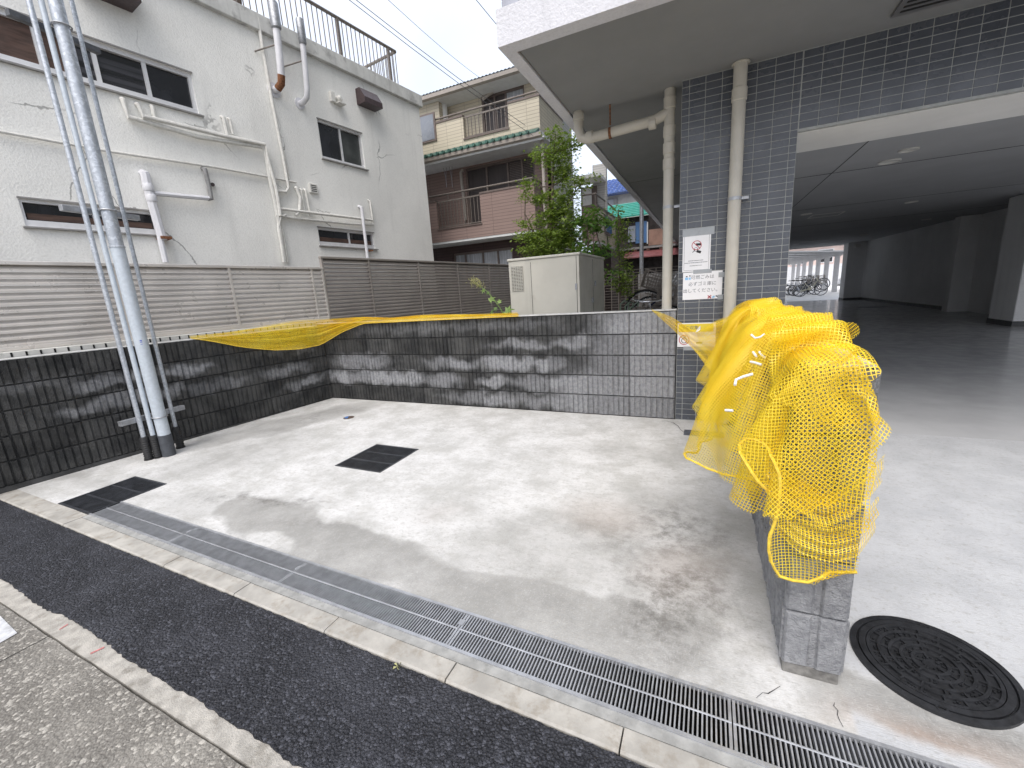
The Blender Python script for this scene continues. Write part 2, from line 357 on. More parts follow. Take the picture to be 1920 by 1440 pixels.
for i in range(6):
    xa, xb = jx[i]+.002, jx[i+1]-.002
    g = empty('drain_grating', (xa, 0, 0), 0, 'galvanised steel bar grating over the drain, '+which[i], 'grating', 'drain gratings along the forecourt edge')
    L = xb-xa; nb = 76; mb = MB(); yc = lambda x: (dyf(x+xa), dyn(x+xa))
    for k in range(nb+1):
        x = .004+(L-.008)*k/nb; w = .0022 if 0 < k < nb else .004
        yf, yn = yc(x); mb.box(x-w, x+w, yn+.014, yf-.014, -.062, -.0385)
    mb.build('bars', M['steel'], g, 'stuff')
    mb = MB()
    yf, yn = yc(0); yf2, yn2 = yc(L); ya, yb = (yf+yn)/2, (yf2+yn2)/2
    mb.tube([(0,ya,-.0375),(L,yb,-.0375)], .0032, 6)
    mb.build('cross_rod', M['steel'], g)
    if i < 3: bx('lug', M['steel'], g, L-.012, L+.008, (yf2+yn2)/2+.02, (yf2+yn2)/2+.045, -.04, -.0355)
# mortar strip and kerb stones
mb = MB(); mb.add([(-3.72,dyn(-3.72),-.042),(9,dyn(9),-.042),(9,dyn(9)-.034,-.043),(-3.72,dyn(-3.72)-.034,-.043),(-3.72,dyn(-3.72),-.12),(9,dyn(9),-.12),(9,dyn(9)-.034,-.12),(-3.72,dyn(-3.72)-.034,-.12)], [(0,1,2,3),(2,3,7,6),(0,1,5,4)])
mb.build('mortar_strip', M['mortar'])['kind'] = 'structure'
kb = empty('kerb', (0,0,0)); kb['kind'] = 'structure'
kx = [-5.6,-4.9,-4.36,-3.72,-3.121,-2.53,-1.937,-1.35,-.77,-.185,.41,1.0,1.6,2.2]
for i in range(len(kx)-1):
    a, c = kx[i]+.0025, kx[i+1]-.0025
    ey = lambda x: -2.99-.0125*(x+2.5) if x > -3.8 else -2.974-.014*(x+3.8)
    def ty(x): return dyn(x)-.035
    mb = MB(); h = random.uniform(-.0015,.0015)
    if a < -3.73:
        yt = lambda x: -2.848-.02*(x+3.7); 
    else: yt = ty
    z = -.0425+h; vs = []
    for x in (a, c):
        vs += [(x,ey(x),-.16),(x,ey(x),z-.006),(x,ey(x)+.006,z),(x,yt(x)-.002,z),(x,yt(x)-.002,-.16)]
    mb.add(vs, [(0,1,6,5),(1,2,7,6),(2,3,8,7),(3,4,9,8),(0,4,3,2,1),(5,6,7,8,9)])
    mb.build('kerb_stone', M['kerb'], kb)
# road
rnd = random.Random(3)
def road_sheet(name, edge_a, edge_b, x0, x1, dx, z, mat, t=.05):
    n = int((x1-x0)/dx); mb = MB(); A = []; B = []
    for i in range(n+1):
        x = x0+dx*i; A.append((x, edge_a(x), z)); B.append((x, edge_b(x), z))
    vs = A+B+[(p[0],p[1],z-t) for p in A]+[(p[0],p[1],z-t) for p in B]; m_ = n+1
    fs = [(i,i+1,m_+i+1,m_+i) for i in range(n)]+[(i,i+1,2*m_+i+1,2*m_+i) for i in range(n)]+[(m_+i,m_+i+1,3*m_+i+1,3*m_+i) for i in range(n)]
    mb.add(vs, fs); o = mb.build(name, mat); o['kind'] = 'structure'; return o
jit = {}
def jag(x, k, amp):
    key = (round(x,3), k)
    if key not in jit: jit[key] = rnd.uniform(-amp, amp)
    return jit[key]
kedge = lambda x: (-2.99-.0125*(x+2.5) if x > -3.8 else -2.974-.014*(x+3.8))
aedge = lambda x: -3.365-.012*(x+2.5)+jag(x,'a',.0045)+jag(round(x*4)/4,'b',.006)+.004*math.sin(x*5.3+2*math.sin(x*2.1))
road_sheet('asphalt_strip', lambda x: kedge(x)-.003+jag(x,'k',.003), aedge, -9, 4, .02, -.052, M['asphalt'])
gedge = lambda x: -3.432-.006*(x+2.5)
road_sheet('road_gutter', lambda x: aedge(x)+.03, gedge, -9, 4, .1, -.058, M['gutter'])
road_sheet('road', lambda x: gedge(x)-.007+jag(x,'g',.002), lambda x: -12.0, -30, 30, .1, -.060, M['old_asphalt'])
road_sheet('road_verge', lambda x: -12.0, lambda x: -60, -60, 60, 10, -.064, M['old_asphalt'])
# thin joint across the old paving and marks in red chalk
mb = MB(); 
for (p, q) in (((0,1240),(95,1190)),): 
    a, c = on_z(*p, -.058), on_z(*q, -.058); mb.quad((a[0],a[1],-.0585),(c[0],c[1],-.0585),(c[0]+.004,c[1]-.006,-.0585),(a[0]+.004,a[1]-.006,-.0585))
tag(mb.build('paving_joint', M['void']), 'narrow dark joint across the old paving at the lower left', 'joint')
M['red_chalk'] = simple('red_chalk', (.45,.16,.16), .9, var=.4, scale=60)
for k, ((a, bq), w) in enumerate((((108,1174),(126,1168)),), ) if False else []: pass
for k, (p, q) in enumerate((((170,1225),(196,1213)), ((112,1180),(128,1170)))):
    a, c = on_z(*p, -.058), on_z(*q, -.058)
    mb = MB(); mb.quad((a[0],a[1],-.0555),(c[0],c[1],-.0555),(c[0]+.008,c[1]-.004,-.0555),(a[0]+.008,a[1]-.004,-.0555))
    tag(mb.build('survey_mark', M['red_chalk']), ['longer','shorter'][k]+' faded red chalk dash on the pale gutter', 'mark', 'red chalk dashes on the gutter')
M['white_paint'] = simple('road_paint', (.5,.51,.53), .7, var=.2, scale=25, dirt=((.3,.3,.3), 40, .5, .8))
a = [on_z(*p, -.06) for p in ((0,1155),(33,1188),(0,1207),(-60,1180))]
tag(MB().quad(*[(v[0],v[1],-.0565) for v in a]).build('road_marking', M['white_paint']), 'corner of a worn white road marking at the left edge of the picture', 'road marking')
M['leaf_litter'] = simple('leaf_litter', (.30,.30,.14), .8, var=.3, scale=90)
lx = on_z(746,1250,-.05); mb = MB()
for k in range(5):
    a_ = k*1.3; mb.add([(lx[0],lx[1],-.049),(lx[0]+.014*math.cos(a_),lx[1]+.014*math.sin(a_),-.043),(lx[0]+.02*math.cos(a_+.4),lx[1]+.02*math.sin(a_+.4),-.047)], [(0,1,2)])
tag(mb.build('weed_tuft', M['leaf_litter']), 'tiny weed tuft at the edge of the black asphalt by the kerb', 'weed')
# ---------- black gully lids
M['iron_worn'] = simple('worn_iron', (.05,.053,.06), .42, metal=.3, var=.35, scale=14)
def gully(r, label, nbar, rows, zoff):
    x0, x1, y0, y1 = r; g = empty('gully_grate', ((x0+x1)/2, y0, padz(y0)), 0, label, 'drain grate')
    w, d = (x1-x0)/2, y1-y0; f = MB(); tl = math.atan(SLOPE)
    g.rotation_euler = (tl, 0, 0)
    f.box(-w,w,0,.018,-.04,.003); f.box(-w,w,d-.018,d,-.04,.003); f.box(-w,-w+.018,.018,d-.018,-.04,.003); f.box(w-.018,w,.018,d-.018,-.04,.003)
    f.build('frame', M['iron'], g); bx('pit', M['void'], g, -w+.001, w-.001, .001, d-.001, -.2, -.045)
    for k in range(1, rows): bx('cross_bar', M['iron'], g, -w+.018, w-.018, d*k/rows-.008, d*k/rows+.008, -.03, .001)
    mb = MB()
    for k in range(1, nbar): mb.box(-w+2*w*k/nbar-.0045, -w+2*w*k/nbar+.0045, .018, d-.018, -.03, -.001)
    mb.build('bars', M['iron_worn'], g, 'stuff')
gully(GB, 'black cast iron square grate in the middle of the concrete', 20, 3, 0)
gully(GA, 'black cast iron square grate at the left end of the steel drain', 22, 3, 0)
g = empty('cleanout_cap', (CAP[0], CAP[1], padz(CAP[1])), 0, 'small round dark cap with a blue patch in the concrete by the corner', 'cap')
M['cap_blue'] = simple('cap_blue', (.05,.17,.45), .5); M['cap_brown'] = simple('cap_brown', (.09,.06,.045), .6, var=.4, scale=60)
MB().lathe([(.058,-.02),(.058,.003),(.054,.0045),(.001,.0045)], 28).build('lid', M['cap_brown'], g)
MB().add([(.045*math.cos(t)-.0, .045*math.sin(t), .0062) for t in [math.pi*.75+math.pi*k/8*.9 for k in range(9)]], [tuple(range(9))]).build('blue_patch', M['cap_blue'], g)
px, py = on_pad(1283, 806); 
o = MB().bbox(px, px+.30, py-.13, py-.0, padz(py)-.03, padz(py)+.004, b=.002).build('metal_cover_plate', simple('cover_plate', (.12,.13,.15), .5, metal=.4, var=.3, scale=20)); tag(o, 'small dark rectangular cover plate on the concrete by the tiled column', 'cover plate')
# ---------- round manhole
mx, my = on_pad(1744, 1247); R0 = .192
M['iron_black'] = simple('black_iron', (.018,.019,.022), .5, metal=.1, var=.35, scale=30, bs=.4, bscale=150, bdist=.002)
mh = empty('manhole', (mx, my, padz(my)+.006), .4, 'round black cast iron manhole lid with ring pattern, lower right', 'manhole')
MB().lathe([(R0+.012,-.05),(R0+.012,.002),(R0-.006,.004),(R0-.008,-.004),(R0-.012,-.004)], 64, cap=False).build('frame', M['iron_black'], mh)
MB().lathe([(R0-.012,-.03),(R0-.012,.004),(R0-.03,.005),(R0-.032,-.002),(.001,-.002)], 64).build('lid', M['iron_black'], mh)
for k, r in enumerate((.155,.127,.099,.071,.043)):
    MB().lathe([(r+.0055,-.002),(r+.0045,.005),(r-.0045,.005),(r-.0055,-.002)], 56, cap=False).build('raised_ring', M['iron_black'], mh)
mb = MB()
for k, r in enumerate((.141,.113,.085,.057,.028)):
    n = [18,14,11,8,5][k]
    for j in range(n):
        a = 2*math.pi*(j+.5*(k%2))/n; c, s = math.cos(a), math.sin(a)
        mb.add([((r+dr)*c-dt*s, (r+dr)*s+dt*c, z) for z in (-.003,.0045) for dr, dt in ((-.011,-.0025),(.011,-.0025),(.011,.0025),(-.011,.0025))], [(4,5,6,7),(0,1,5,4),(1,2,6,5),(2,3,7,6),(3,0,4,7)])
    for j in range(n*3):
        a = 2*math.pi*random.random(); rr = r+random.uniform(-.008,.008); c, s = rr*math.cos(a), rr*math.sin(a)
        mb.box(c-.002,c+.002,s-.002,s+.002,-.003,.0035)
mb.build('tread_pattern', M['iron_black'], mh, 'stuff')
for a in (.9, 4.1):
    c, s = .182*math.cos(a), .182*math.sin(a); MB().lathe([(.016,.0),(.014,.006),(.009,.006),(.008,.0)], 16, (c,s,-.001), cap=False).build('lift_hole', M['iron_black'], mh)
# cracks in the concrete at the wall foot
def crack(pts, w, label):
    P = [on_pad(*p) for p in pts]; mb = MB(); L_, R_ = [], []
    for i, p in enumerate(P):
        a = P[max(i-1,0)]; c = P[min(i+1,len(P)-1)]; d = np.array([c[0]-a[0], c[1]-a[1]]); d /= np.linalg.norm(d)+1e-9
        ww = w*(1-.6*abs(2*i/(len(P)-1)-1))*random.uniform(.6,1.3)
        L_.append((p[0]-d[1]*ww, p[1]+d[0]*ww, padz(p[1])+.0035)); R_.append((p[0]+d[1]*ww, p[1]-d[0]*ww, padz(p[1])+.0035))
    n = len(P); mb.add(L_+R_, [(i,i+1,n+i+1,n+i) for i in range(n-1)])
    tag(mb.build('crack', M['void']), label, 'crack')
crack([(1463,1288),(1450,1296),(1440,1302),(1430,1300),(1418,1310)], .0013, 'short dark crack left of the block wall end')
crack([(1565,1318),(1563,1325),(1571,1334),(1570,1342),(1574,1352),(1581,1365)], .0012, 'crack running from the block wall foot to the drain')
crack([(1241,790),(1250,790),(1262,793),(1271,799),(1276,806),(1283,812)], .004, 'dark crack in the concrete at the tiled column foot')

# ================================================================== block walls
def block_mesh(name, L, H, T, ribs, seed, both=False, end=False):
    r = random.Random(seed); mb = MB(); d = .009
    mb.box(-T+(d if both else 0), -d, (d if end else 0), L, 0, H)
    def rib(y0, y1, sx):
        o = r.uniform(-.002,.005); e = .005
        if sx > 0: xo, xi = o, -d
        else: xo, xi = -T-o, -T+d
        dy = [r.uniform(-.0015,.0015) for _ in range(4)]; dx = [r.uniform(-.0035,.0035) for _ in range(4)]
        mb.add([(xi,y0,0),(xi,y1,0),(xi,y1,H),(xi,y0,H),(xo+dx[0],y0+e+dy[0],e),(xo+dx[1],y1-e+dy[1],e),(xo+dx[2],y1-e+dy[2],H-e),(xo+dx[3],y0+e+dy[3],H-e)],
               [(4,5,6,7),(0,1,5,4),(1,2,6,5),(2,3,7,6),(3,0,4,7)])
    y_0 = d if end else 0.0
    p = (L-y_0)/ribs
    for k in range(ribs):
        rib(y_0+p*k+.004, y_0+p*(k+1)-.004, 1)
        if both: rib(y_0+p*k+.003, y_0+p*(k+1)-.003, -1)
    if end:
        for a, c in ((-T+.004, -T/2-.009), (-T/2+.009, -.004)):
            e = .006; o = [r.uniform(-.003,.003) for _ in range(4)]
            mb.add([(a,d,0),(c,d,0),(c,d,H),(a,d,H),(a+e,o[0],e),(c-e,o[1],e),(c-e,o[2],H-e),(a+e,o[3],H-e)], [(4,5,6,7),(0,1,5,4),(1,2,6,5),(2,3,7,6),(3,0,4,7)])
    return mb.mesh(name)
def block_wall(root, L, ch, n, mat, T=.12, off=0.0, BL=.4, flip=False, both=False, endcap=False, y_from=0.0, sgn=1, z0=0.0):
    """blocks laid in stack along local +y*sgn with the ribbed face at local x=0"""
    var = [block_mesh('block', BL-.005, ch-.009, T, 8, 100+i, both) for i in range(4)]
    ends = [block_mesh('block', BL-.005, ch-.006, T, 8, 140+i, both, True) for i in range(2)]
    nb = int(math.ceil(L/BL))
    for c in range(n):
        for i in range(nb):
            y = y_from+i*BL
            ln = min(BL, L-i*BL)
            if endcap and i == 0: me = ends[c % 2]
            else: me = var[(i*3+c*5+int(c/2)) % 4]
            if me.users == 0 and not me.materials: me.materials.append(mat)
            o = link('block', me, mat, root, loc=(0, y, z0+c*ch+.002))
            if ln < BL-.01: o.scale = (1, ln/BL, 1)
# left wall (local y runs away from the street, corner at 0)
RL = -LANG
lw = empty('block_wall', tuple(CORNER), RL, 'low dark stained grey block wall running along the left side behind the pole', 'wall')
LH = .1935
block_wall(lw, 3.6, LH, 5, M['block_left'], y_from=-3.6, z0=.004)
bx('core', M['mortar_dark'], lw, -.112, -.018, -3.6, -.001, -.05, .003+5*LH-.004); bx('footing', M['mortar_dark'], lw, -.118, -.004, -3.6, -.001, -.14, .002, b=.002)
bx('coping', M['coping'], lw, -.116, -.004, -3.6, -.118, 5*LH+.0005, 5*LH+.010, b=.002)
# back wall (ribs face the street: local frame turned so that local x -> -Y)
bw = empty('block_wall', (-.245, 0, 0), math.radians(-90)+0, 'low grey block wall at the back, dark with stains at left and clean at right', 'wall')
# local (x,y) -> world: rotation -90deg: x->(0,-1), y->(1,0);  so local y=+ is world +x
block_wall(bw, 4.4, .1975, 5, M['block_back'], y_from=-4.4, z0=.002)
bx('core', M['mortar_dark'], bw, -.112, -.018, -4.43, -.001, -.05, 5*.1975-.002); bx('coping', M['coping'], bw, -.117, -.002, -4.42, -.002, 5*.1975+.002, 5*.1975+.013, b=.002)
# right wall with the net (ribs face -X)
RW = (.25, .415, -2.585, -.02, .972)
rw = empty('block_wall', (RW[0], RW[2], 0), math.radians(0), 'light grey block wall end under the yellow net beside the drive', 'wall')
rwl = [block_mesh('block', .395, .19, RW[1]-RW[0], 8, 200+i, True) for i in range(4)]
rwe = [block_mesh('block', .395, .19, RW[1]-RW[0], 8, 220+i, True, True) for i in range(2)]
for c in range(5):
    for i in range(7):
        me = rwe[c % 2] if i == 0 else rwl[(i+c*3) % 4]
        o = link('block', me, M['block_clean'], rw, loc=(RW[1]-RW[0], i*.4, .003+c*.1945)); 
        if i == 6: o.scale = (1, .41, 1)
T_ = RW[1]-RW[0]
bx('core', M['mortar_dark'], rw, .016, T_-.016, .016, 2.56, -.1, 5*.1945-.002); bx('footing', M['footing'], rw, .008, T_-.008, .008, 2.56, -.12, .0025, b=.003)
bx('coping', M['coping'], rw, .006, T_-.006, .004, 2.56, 5*.1945+.0015, 5*.1945+.008, b=.002)
# ================================================================== steel pole with conduits
def galv():
    m, nt, b, o = newmat('galvanised_pole'); p = pos(nt)
    v = N(nt, 'ShaderNodeTexVoronoi'); v.inputs['Scale'].default_value = 60; nt.links.new(warp(nt, p, 20, .05), v.inputs['Vector'])
    sp = N(nt, 'ShaderNodeSeparateColor'); nt.links.new(v.outputs['Color'], sp.inputs[0])
    f = mth(nt, 'ADD', mth(nt, 'MULTIPLY', sp.outputs[0], .55), mth(nt, 'MULTIPLY', noise(nt, p, 9, 6), .6))
    nt.links.new(mix(nt, ramp(nt, f, (.3, .9)), (.40,.43,.47), (.56,.59,.63)), b.inputs['Base Color'])
    b.inputs['Metallic'].default_value = .55; nt.links.new(ramp(nt, f, (.3,.9,.52,.34)), b.inputs['Roughness']); return m
M['galv'] = galv()
M['pole_paint'] = simple('pole_paint', (.50,.55,.60), .5, metal=.2, var=.07, scale=40)
M['pole_base'] = simple('pole_base', (.055,.06,.07), .6, var=.2, scale=20)
M['black_rubber'] = simple('black_rubber', (.015,.015,.016), .6)
M['blue_ink'] = simple('blue_ink', (.03,.06,.5), .6)
PC = np.array([-4.455, -2.005, 0.0]); pz0 = padz(PC[1])
pn = (PC-CAM); pn[2] = 0; pn /= np.linalg.norm(pn)
def pole_z(px, py): return float(hit(px, py, pn, PC)[2])
up = empty('utility_pole', (PC[0], PC[1], pz0), 0, 'tall galvanised steel utility pole in front of the left block wall', 'pole')
r0 = .048
def lcl(z): return z-pz0
zj = pole_z(221, 465); zb = pole_z(306, 815)
MB().lathe([(r0+.004, 0), (r0+.004, lcl(zb))], 32).build('base_wrap', M['pole_base'], up)
MB().lathe([(r0, lcl(zb)-.01), (r0, lcl(zj))], 32).build('lower_shaft', M['pole_paint'], up)
MB().lathe([(r0+.004, lcl(zj)-.0), (r0+.0045, lcl(zj)+.012), (r0-.001, lcl(zj)+.016), (r0-.008, 7.6)], 32).build('upper_shaft', M['galv'], up)
mb = MB()
for k, (dz, w) in enumerate(((.0,.014),(.012,.010),(.03,.006))):
    zz = lcl(pole_z(252, 640))-dz; aim = math.atan2(-pn[1], -pn[0])
    for s_ in (-.12,.0,.12): 
        a = aim+s_*.8; mb.add([((r0+.0015)*math.cos(a+t), (r0+.0015)*math.sin(a+t), zz+z) for t, z in ((-.05,0),(.05,0),(.05,w*.5),(-.05,w*.5))], [(0,1,2,3)])
mb.build('ink_mark', M['blue_ink'], up)
cps = [(-4.535,-2.125), (-4.50,-2.07), (-4.575,-1.85)]
which = ['leftmost','second from the left','right of the pole']
cond = []
for i, (x, y) in enumerate(cps):
    c = empty('conduit', (x, y, padz(y)), 0, ['slim grey steel conduit standing furthest left of the pole','slim grey steel conduit between the outer conduit and the pole','slim grey steel conduit on the right side of the pole'][i], 'conduit', 'conduits strapped to the pole')
    MB().tube([(0,0,.20),(0,0,1.6),(0,0,7.2)], .0185 if i < 2 else .016, 14).build('pipe', M['galv'] if i != 1 else M['pole_paint'], c)
    prof = []
    for k in range(9): prof += [(.031,.005+k*.02),(.035,.012+k*.02),(.031,.019+k*.02)]
    MB().lathe([(.038,0),(.038,.01)]+[(a, z+.006) for a, z in prof]+[(.034,.205),(.028,.215)], 18).build('boot', M['black_rubber'], c)
    cond.append(c)
# straps: U-band round the pole + channel bar behind
dirb = np.array([cps[2][0]-cps[0][0], cps[2][1]-cps[0][1]]); dirb /= np.linalg.norm(dirb); ang = math.atan2(dirb[1], dirb[0])
bc = np.array([(cps[2][0]+cps[0][0])/2-.01, (cps[2][1]+cps[0][1])/2])
M['bracket_dark'] = simple('bracket_dark', (.10,.105,.115), .55, metal=.3, var=.3, scale=20)
for i, (px, py, mt) in enumerate(((322,777,'steel_dull'),(190,394,'steel_dull'),(100,45,'bracket_dark'))):
    z = lcl(pole_z(px, py)); br = empty('bracket', (0,0,z), 0); br.parent = up
    bx('channel_bar', M[mt], br, 0,0,0,0,0,0) if False else None
    me = MB().bbox(-.27,.27,-.022,.022,-.022,.022,b=.002).mesh('bracket_bar')
    br2 = link('bracket_bar', me, M[mt], up, loc=(bc[0]-PC[0]-.03, bc[1]-PC[1], z), rot=(0,0,ang))
    bpy.data.objects.remove(br)
    aim = math.atan2(bc[1]-PC[1], bc[0]-PC[0])
    pts = [((r0+.007)*math.cos(aim+t), (r0+.007)*math.sin(aim+t), z) for t in np.linspace(.6, 2*math.pi-.6, 22)]
    MB().tube(pts, .006, 6).build('band', M['steel_dull'], up)
# ================================================================== louvred fence behind the left wall
M['fence'] = simple('bronze_aluminium', (.56,.53,.495), .36, metal=.3, var=.08, scale=3, streak=.12)
M['fence_shaded'] = simple('bronze_aluminium_shaded', (.33,.30,.275), .4, metal=.35, var=.08, scale=3, streak=.12)  # same fence metal, its colour darkened to stand in for shade near the canopy
M['cream_wall'] = simple('cream_render', (.62,.61,.57), .85, var=.1, scale=6, dirt=((.3,.28,.25), 12, .55, .5))
def fence(label, posts, z0, z1, mat, off, npitch):
    f = empty('louvre_fence', wall_pt(0, off, 0), RL, label, 'fence')
    pw = .0275
    for s in posts: bx('post', mat, f, -.03,.016, s-.014, s+.014, z0-.12 if s == posts[0] else z0, z1-.03, b=.002)
    bx('top_rail', mat, f, -.035,.022, posts[0]-.02, posts[-1]+.02, z1-.03, z1, b=.003); bx('bottom_rail', mat, f, -.03,.018, posts[0], posts[-1], z0-.03, z0, b=.003)
    h = (z1-.03-z0)/npitch; cache = {}
    for i in range(len(posts)-1):
        a, c = posts[i]+.0145, posts[i+1]-.0145; L = round(c-a, 3)
        if L not in cache:
            mb = MB(); mb.prism([(-.030, h*.99),(-.026, h*.99),(.014, .016),(.014,.0),(.010,.0),(.010,.012)], 'y', 0, L)
            cache[L] = mb.mesh('slat')
        for k in range(npitch): link('slat', cache[L], mat, f, loc=(0, a, z0+h*k+.001))
    return f
# prism along y uses (x,z) pairs
fence('low louvred aluminium fence behind the left block wall', [-4.85,-3.85,-2.85,-1.85,-.85,.17,.325], 1.055, 1.74, M['fence'], .3, 12)
fence('taller shaded louvred aluminium fence reaching back to the beige cabinet', [.345,1.14,2.2,3.27,4.34,5.4,6.5,7.6], .66, 1.885, M['fence_shaded'], .3, 22)
lk = empty('retaining_kerb', wall_pt(0,.3,0), RL, 'pale kerb wall with dark drain slots under the low louvred fence', 'kerb wall')
bx('wall', M['cream_wall'], lk, -.09,.07,-4.9,.34,-.1,1.02, b=.004)
for k in range(44):
    s = -3.3+.0825*k
    if s < .3: bx('slot', M['void'], lk, .066,.0735, s-.006, s+.006, .978, 1.012)
# ================================================================== white rendered building on the left
E_ = 3.2
def stucco(name, c, scale, dist, crack=.0):
    m, nt, b, o = newmat(name); p = pos(nt)
    n1 = noise(nt, p, .7, 6, .6); n2 = noise(nt, p, scale, 4, .6); st = noise(nt, p, 1.0, 6, .65, (5,5,.35))
    col = mix(nt, ramp(nt, n1, (.3,.7)), tuple(v*.93 for v in c), tuple(min(1,v*1.05) for v in c))
    col = mix(nt, mth(nt, 'MULTIPLY', ramp(nt, st, (.5,.75)), .22), col, tuple(v*.62 for v in c))
    col = mix(nt, mth(nt, 'MULTIPLY', ramp(nt, n2, (.35,.55,1,0)), .18), col, tuple(v*.6 for v in c))
    if crack:
        v = N(nt, 'ShaderNodeTexVoronoi', feature='DISTANCE_TO_EDGE'); v.inputs['Scale'].default_value = .42; nt.links.new(warp(nt, p, 1.6, .5, 6), v.inputs['Vector'])
        k = mth(nt, 'MULTIPLY', ramp(nt, v.outputs['Distance'], (.0015,.0045,1,0)), ramp(nt, noise(nt, p, 1.1, 2), (.5,.58)))
        col = mix(nt, mth(nt, 'MULTIPLY', k, crack), col, tuple(v*.35 for v in c))
    nt.links.new(col, b.inputs['Base Color']); b.inputs['Roughness'].default_value = .92; b.inputs['Specular IOR Level'].default_value = .2
    bump(nt, b, n2, .7, dist); return m
M['stucco'] = stucco('white_stucco', (.87,.865,.83), 42, .008, .8)
M['parapet'] = simple('parapet_concrete', (.60,.60,.575), .9, var=.12, scale=4, bs=.4, bscale=60, bdist=.006, dirt=((.24,.235,.225), 3.5, .52, .75), streak=.4)
M['alu'] = simple('window_aluminium', (.74,.74,.75), .45, metal=.25, var=.06, scale=8)
M['alu_dk'] = simple('weathered_aluminium', (.32,.31,.30), .5, metal=.3, var=.15, scale=8)
M['white_pipe'] = simple('painted_pipe', (.70,.69,.65), .6, var=.1, scale=14, dirt=((.22,.19,.16), 22, .6, .9))
M['pvc'] = simple('grey_white_pvc', (.70,.70,.73), .4, var=.06, scale=10)
M['rust'] = simple('rust', (.20,.085,.04), .9, var=.5, scale=40)
M['rail'] = simple('rail_brown', (.20,.175,.155), .5, metal=.3, var=.15, scale=15)
M['vent_black'] = simple('vent_hood', (.035,.025,.028), .45, var=.2, scale=20)
def glassm(name, c, rough=.06, var=.4, scale=2.0, stretch=None):
    m, nt, b, o = newmat(name); p = pos(nt)
    n = noise(nt, p, scale, 4, .5, stretch); nt.links.new(mix(nt, ramp(nt, n, (.35,.65)), tuple(v*(1-var) for v in c), tuple(v*(1+var) for v in c)), b.inputs['Base Color'])
    b.inputs['Roughness'].default_value = rough; b.inputs['Specular IOR Level'].default_value = .6; return m
M['pane'] = glassm('dark_pane', (.018,.019,.023), .07)
M['pane_lines'] = glassm('slatted_pane', (.03,.03,.034), .1, .8, 1.0, (.4,.4,14))
M['wood'] = simple('brown_board', (.085,.05,.038), .7, var=.35, scale=3, stretch=(1,1,8))
M['curtain'] = simple('curtain_pane', (.42,.44,.47), .3, var=.35, scale=2, stretch=(14,14,.4))
def holed(mb, u0, u1, v0, v1, holes, F, depth):
    us = sorted({u0, u1}|{min(max(h[k],u0),u1) for h in holes for k in (0,1)}); vs = sorted({v0, v1}|{min(max(h[k],v0),v1) for h in holes for k in (2,3)})
    for i in range(len(us)-1):
        for j in range(len(vs)-1):
            cu, cv = (us[i]+us[i+1])/2, (vs[j]+vs[j+1])/2
            if any(h[0] < cu < h[1] and h[2] < cv < h[3] for h in holes): continue
            mb.quad(F(us[i],vs[j],0), F(us[i+1],vs[j],0), F(us[i+1],vs[j+1],0), F(us[i],vs[j+1],0))
    for h in holes:
        c = [(h[0],h[2]),(h[1],h[2]),(h[1],h[3]),(h[0],h[3])]
        for k in range(4):
            a, b_ = c[k], c[(k+1)%4]; mb.quad(F(*a,0), F(*b_,0), F(*b_,depth), F(*a,depth))
wb = empty('white_building', wall_pt(0, E_, 0), RL, 'two storey off-white rendered building with pipes and rooftop railing on the left', 'building')
WF = lambda u, v, d: (-d, u, v)                      # facade: u along wall, v height, d inward
def WL(px, py, e=0.0): return on_left(px, py, E_-e)
sc, _ = WL(800, 350); zpt = WL(787, 181)[1]; zpb = WL(788, 203)[1]
w1 = (WL(33,371)[0], WL(300,441)[0], WL(300,441)[1], WL(33,371)[1])
w2 = (-7.0, WL(374,216)[0], WL(374,216)[1]-.0, (WL(374,216)[1]+WL(0,27)[1]-WL(0,125)[1]))
w3 = (WL(594,222)[0], WL(686,318)[0], WL(686,318)[1], WL(594,222)[1])
w4 = (WL(595,426)[0], WL(704,467)[0], WL(704,467)[1], WL(595,426)[1])
mb = MB(); holed(mb, -14, sc, -.4, zpb+.02, [w1,w2,w3,w4], WF, .11)
mb.quad((0,sc,-.4),(-8,sc,-.4),(-8,sc,zpb+.02),(0,sc,zpb+.02)); mb.quad((-8,sc,-.4),(-8,-14,-.4),(-8,-14,zpb),(-8,sc,zpb)); mb.quad((0,-14,-.4),(-8,-14,-.4),(-8,-14,zpb),(0,-14,zpb))
mb.build('wall', M['stucco'], wb)
bx('interior', M['void'], wb, -7.9,-.35,-13.9,sc-.15,-.3,zpb)
bx('parapet', M['parapet'], wb, -8.1,.085,-14.1,sc+.07,zpb,zpt, b=.012)
bx('roof_deck', M['parapet'], wb, -7.9,-.1,-13.9,sc-.1,zpt-.05,zpt+.004)
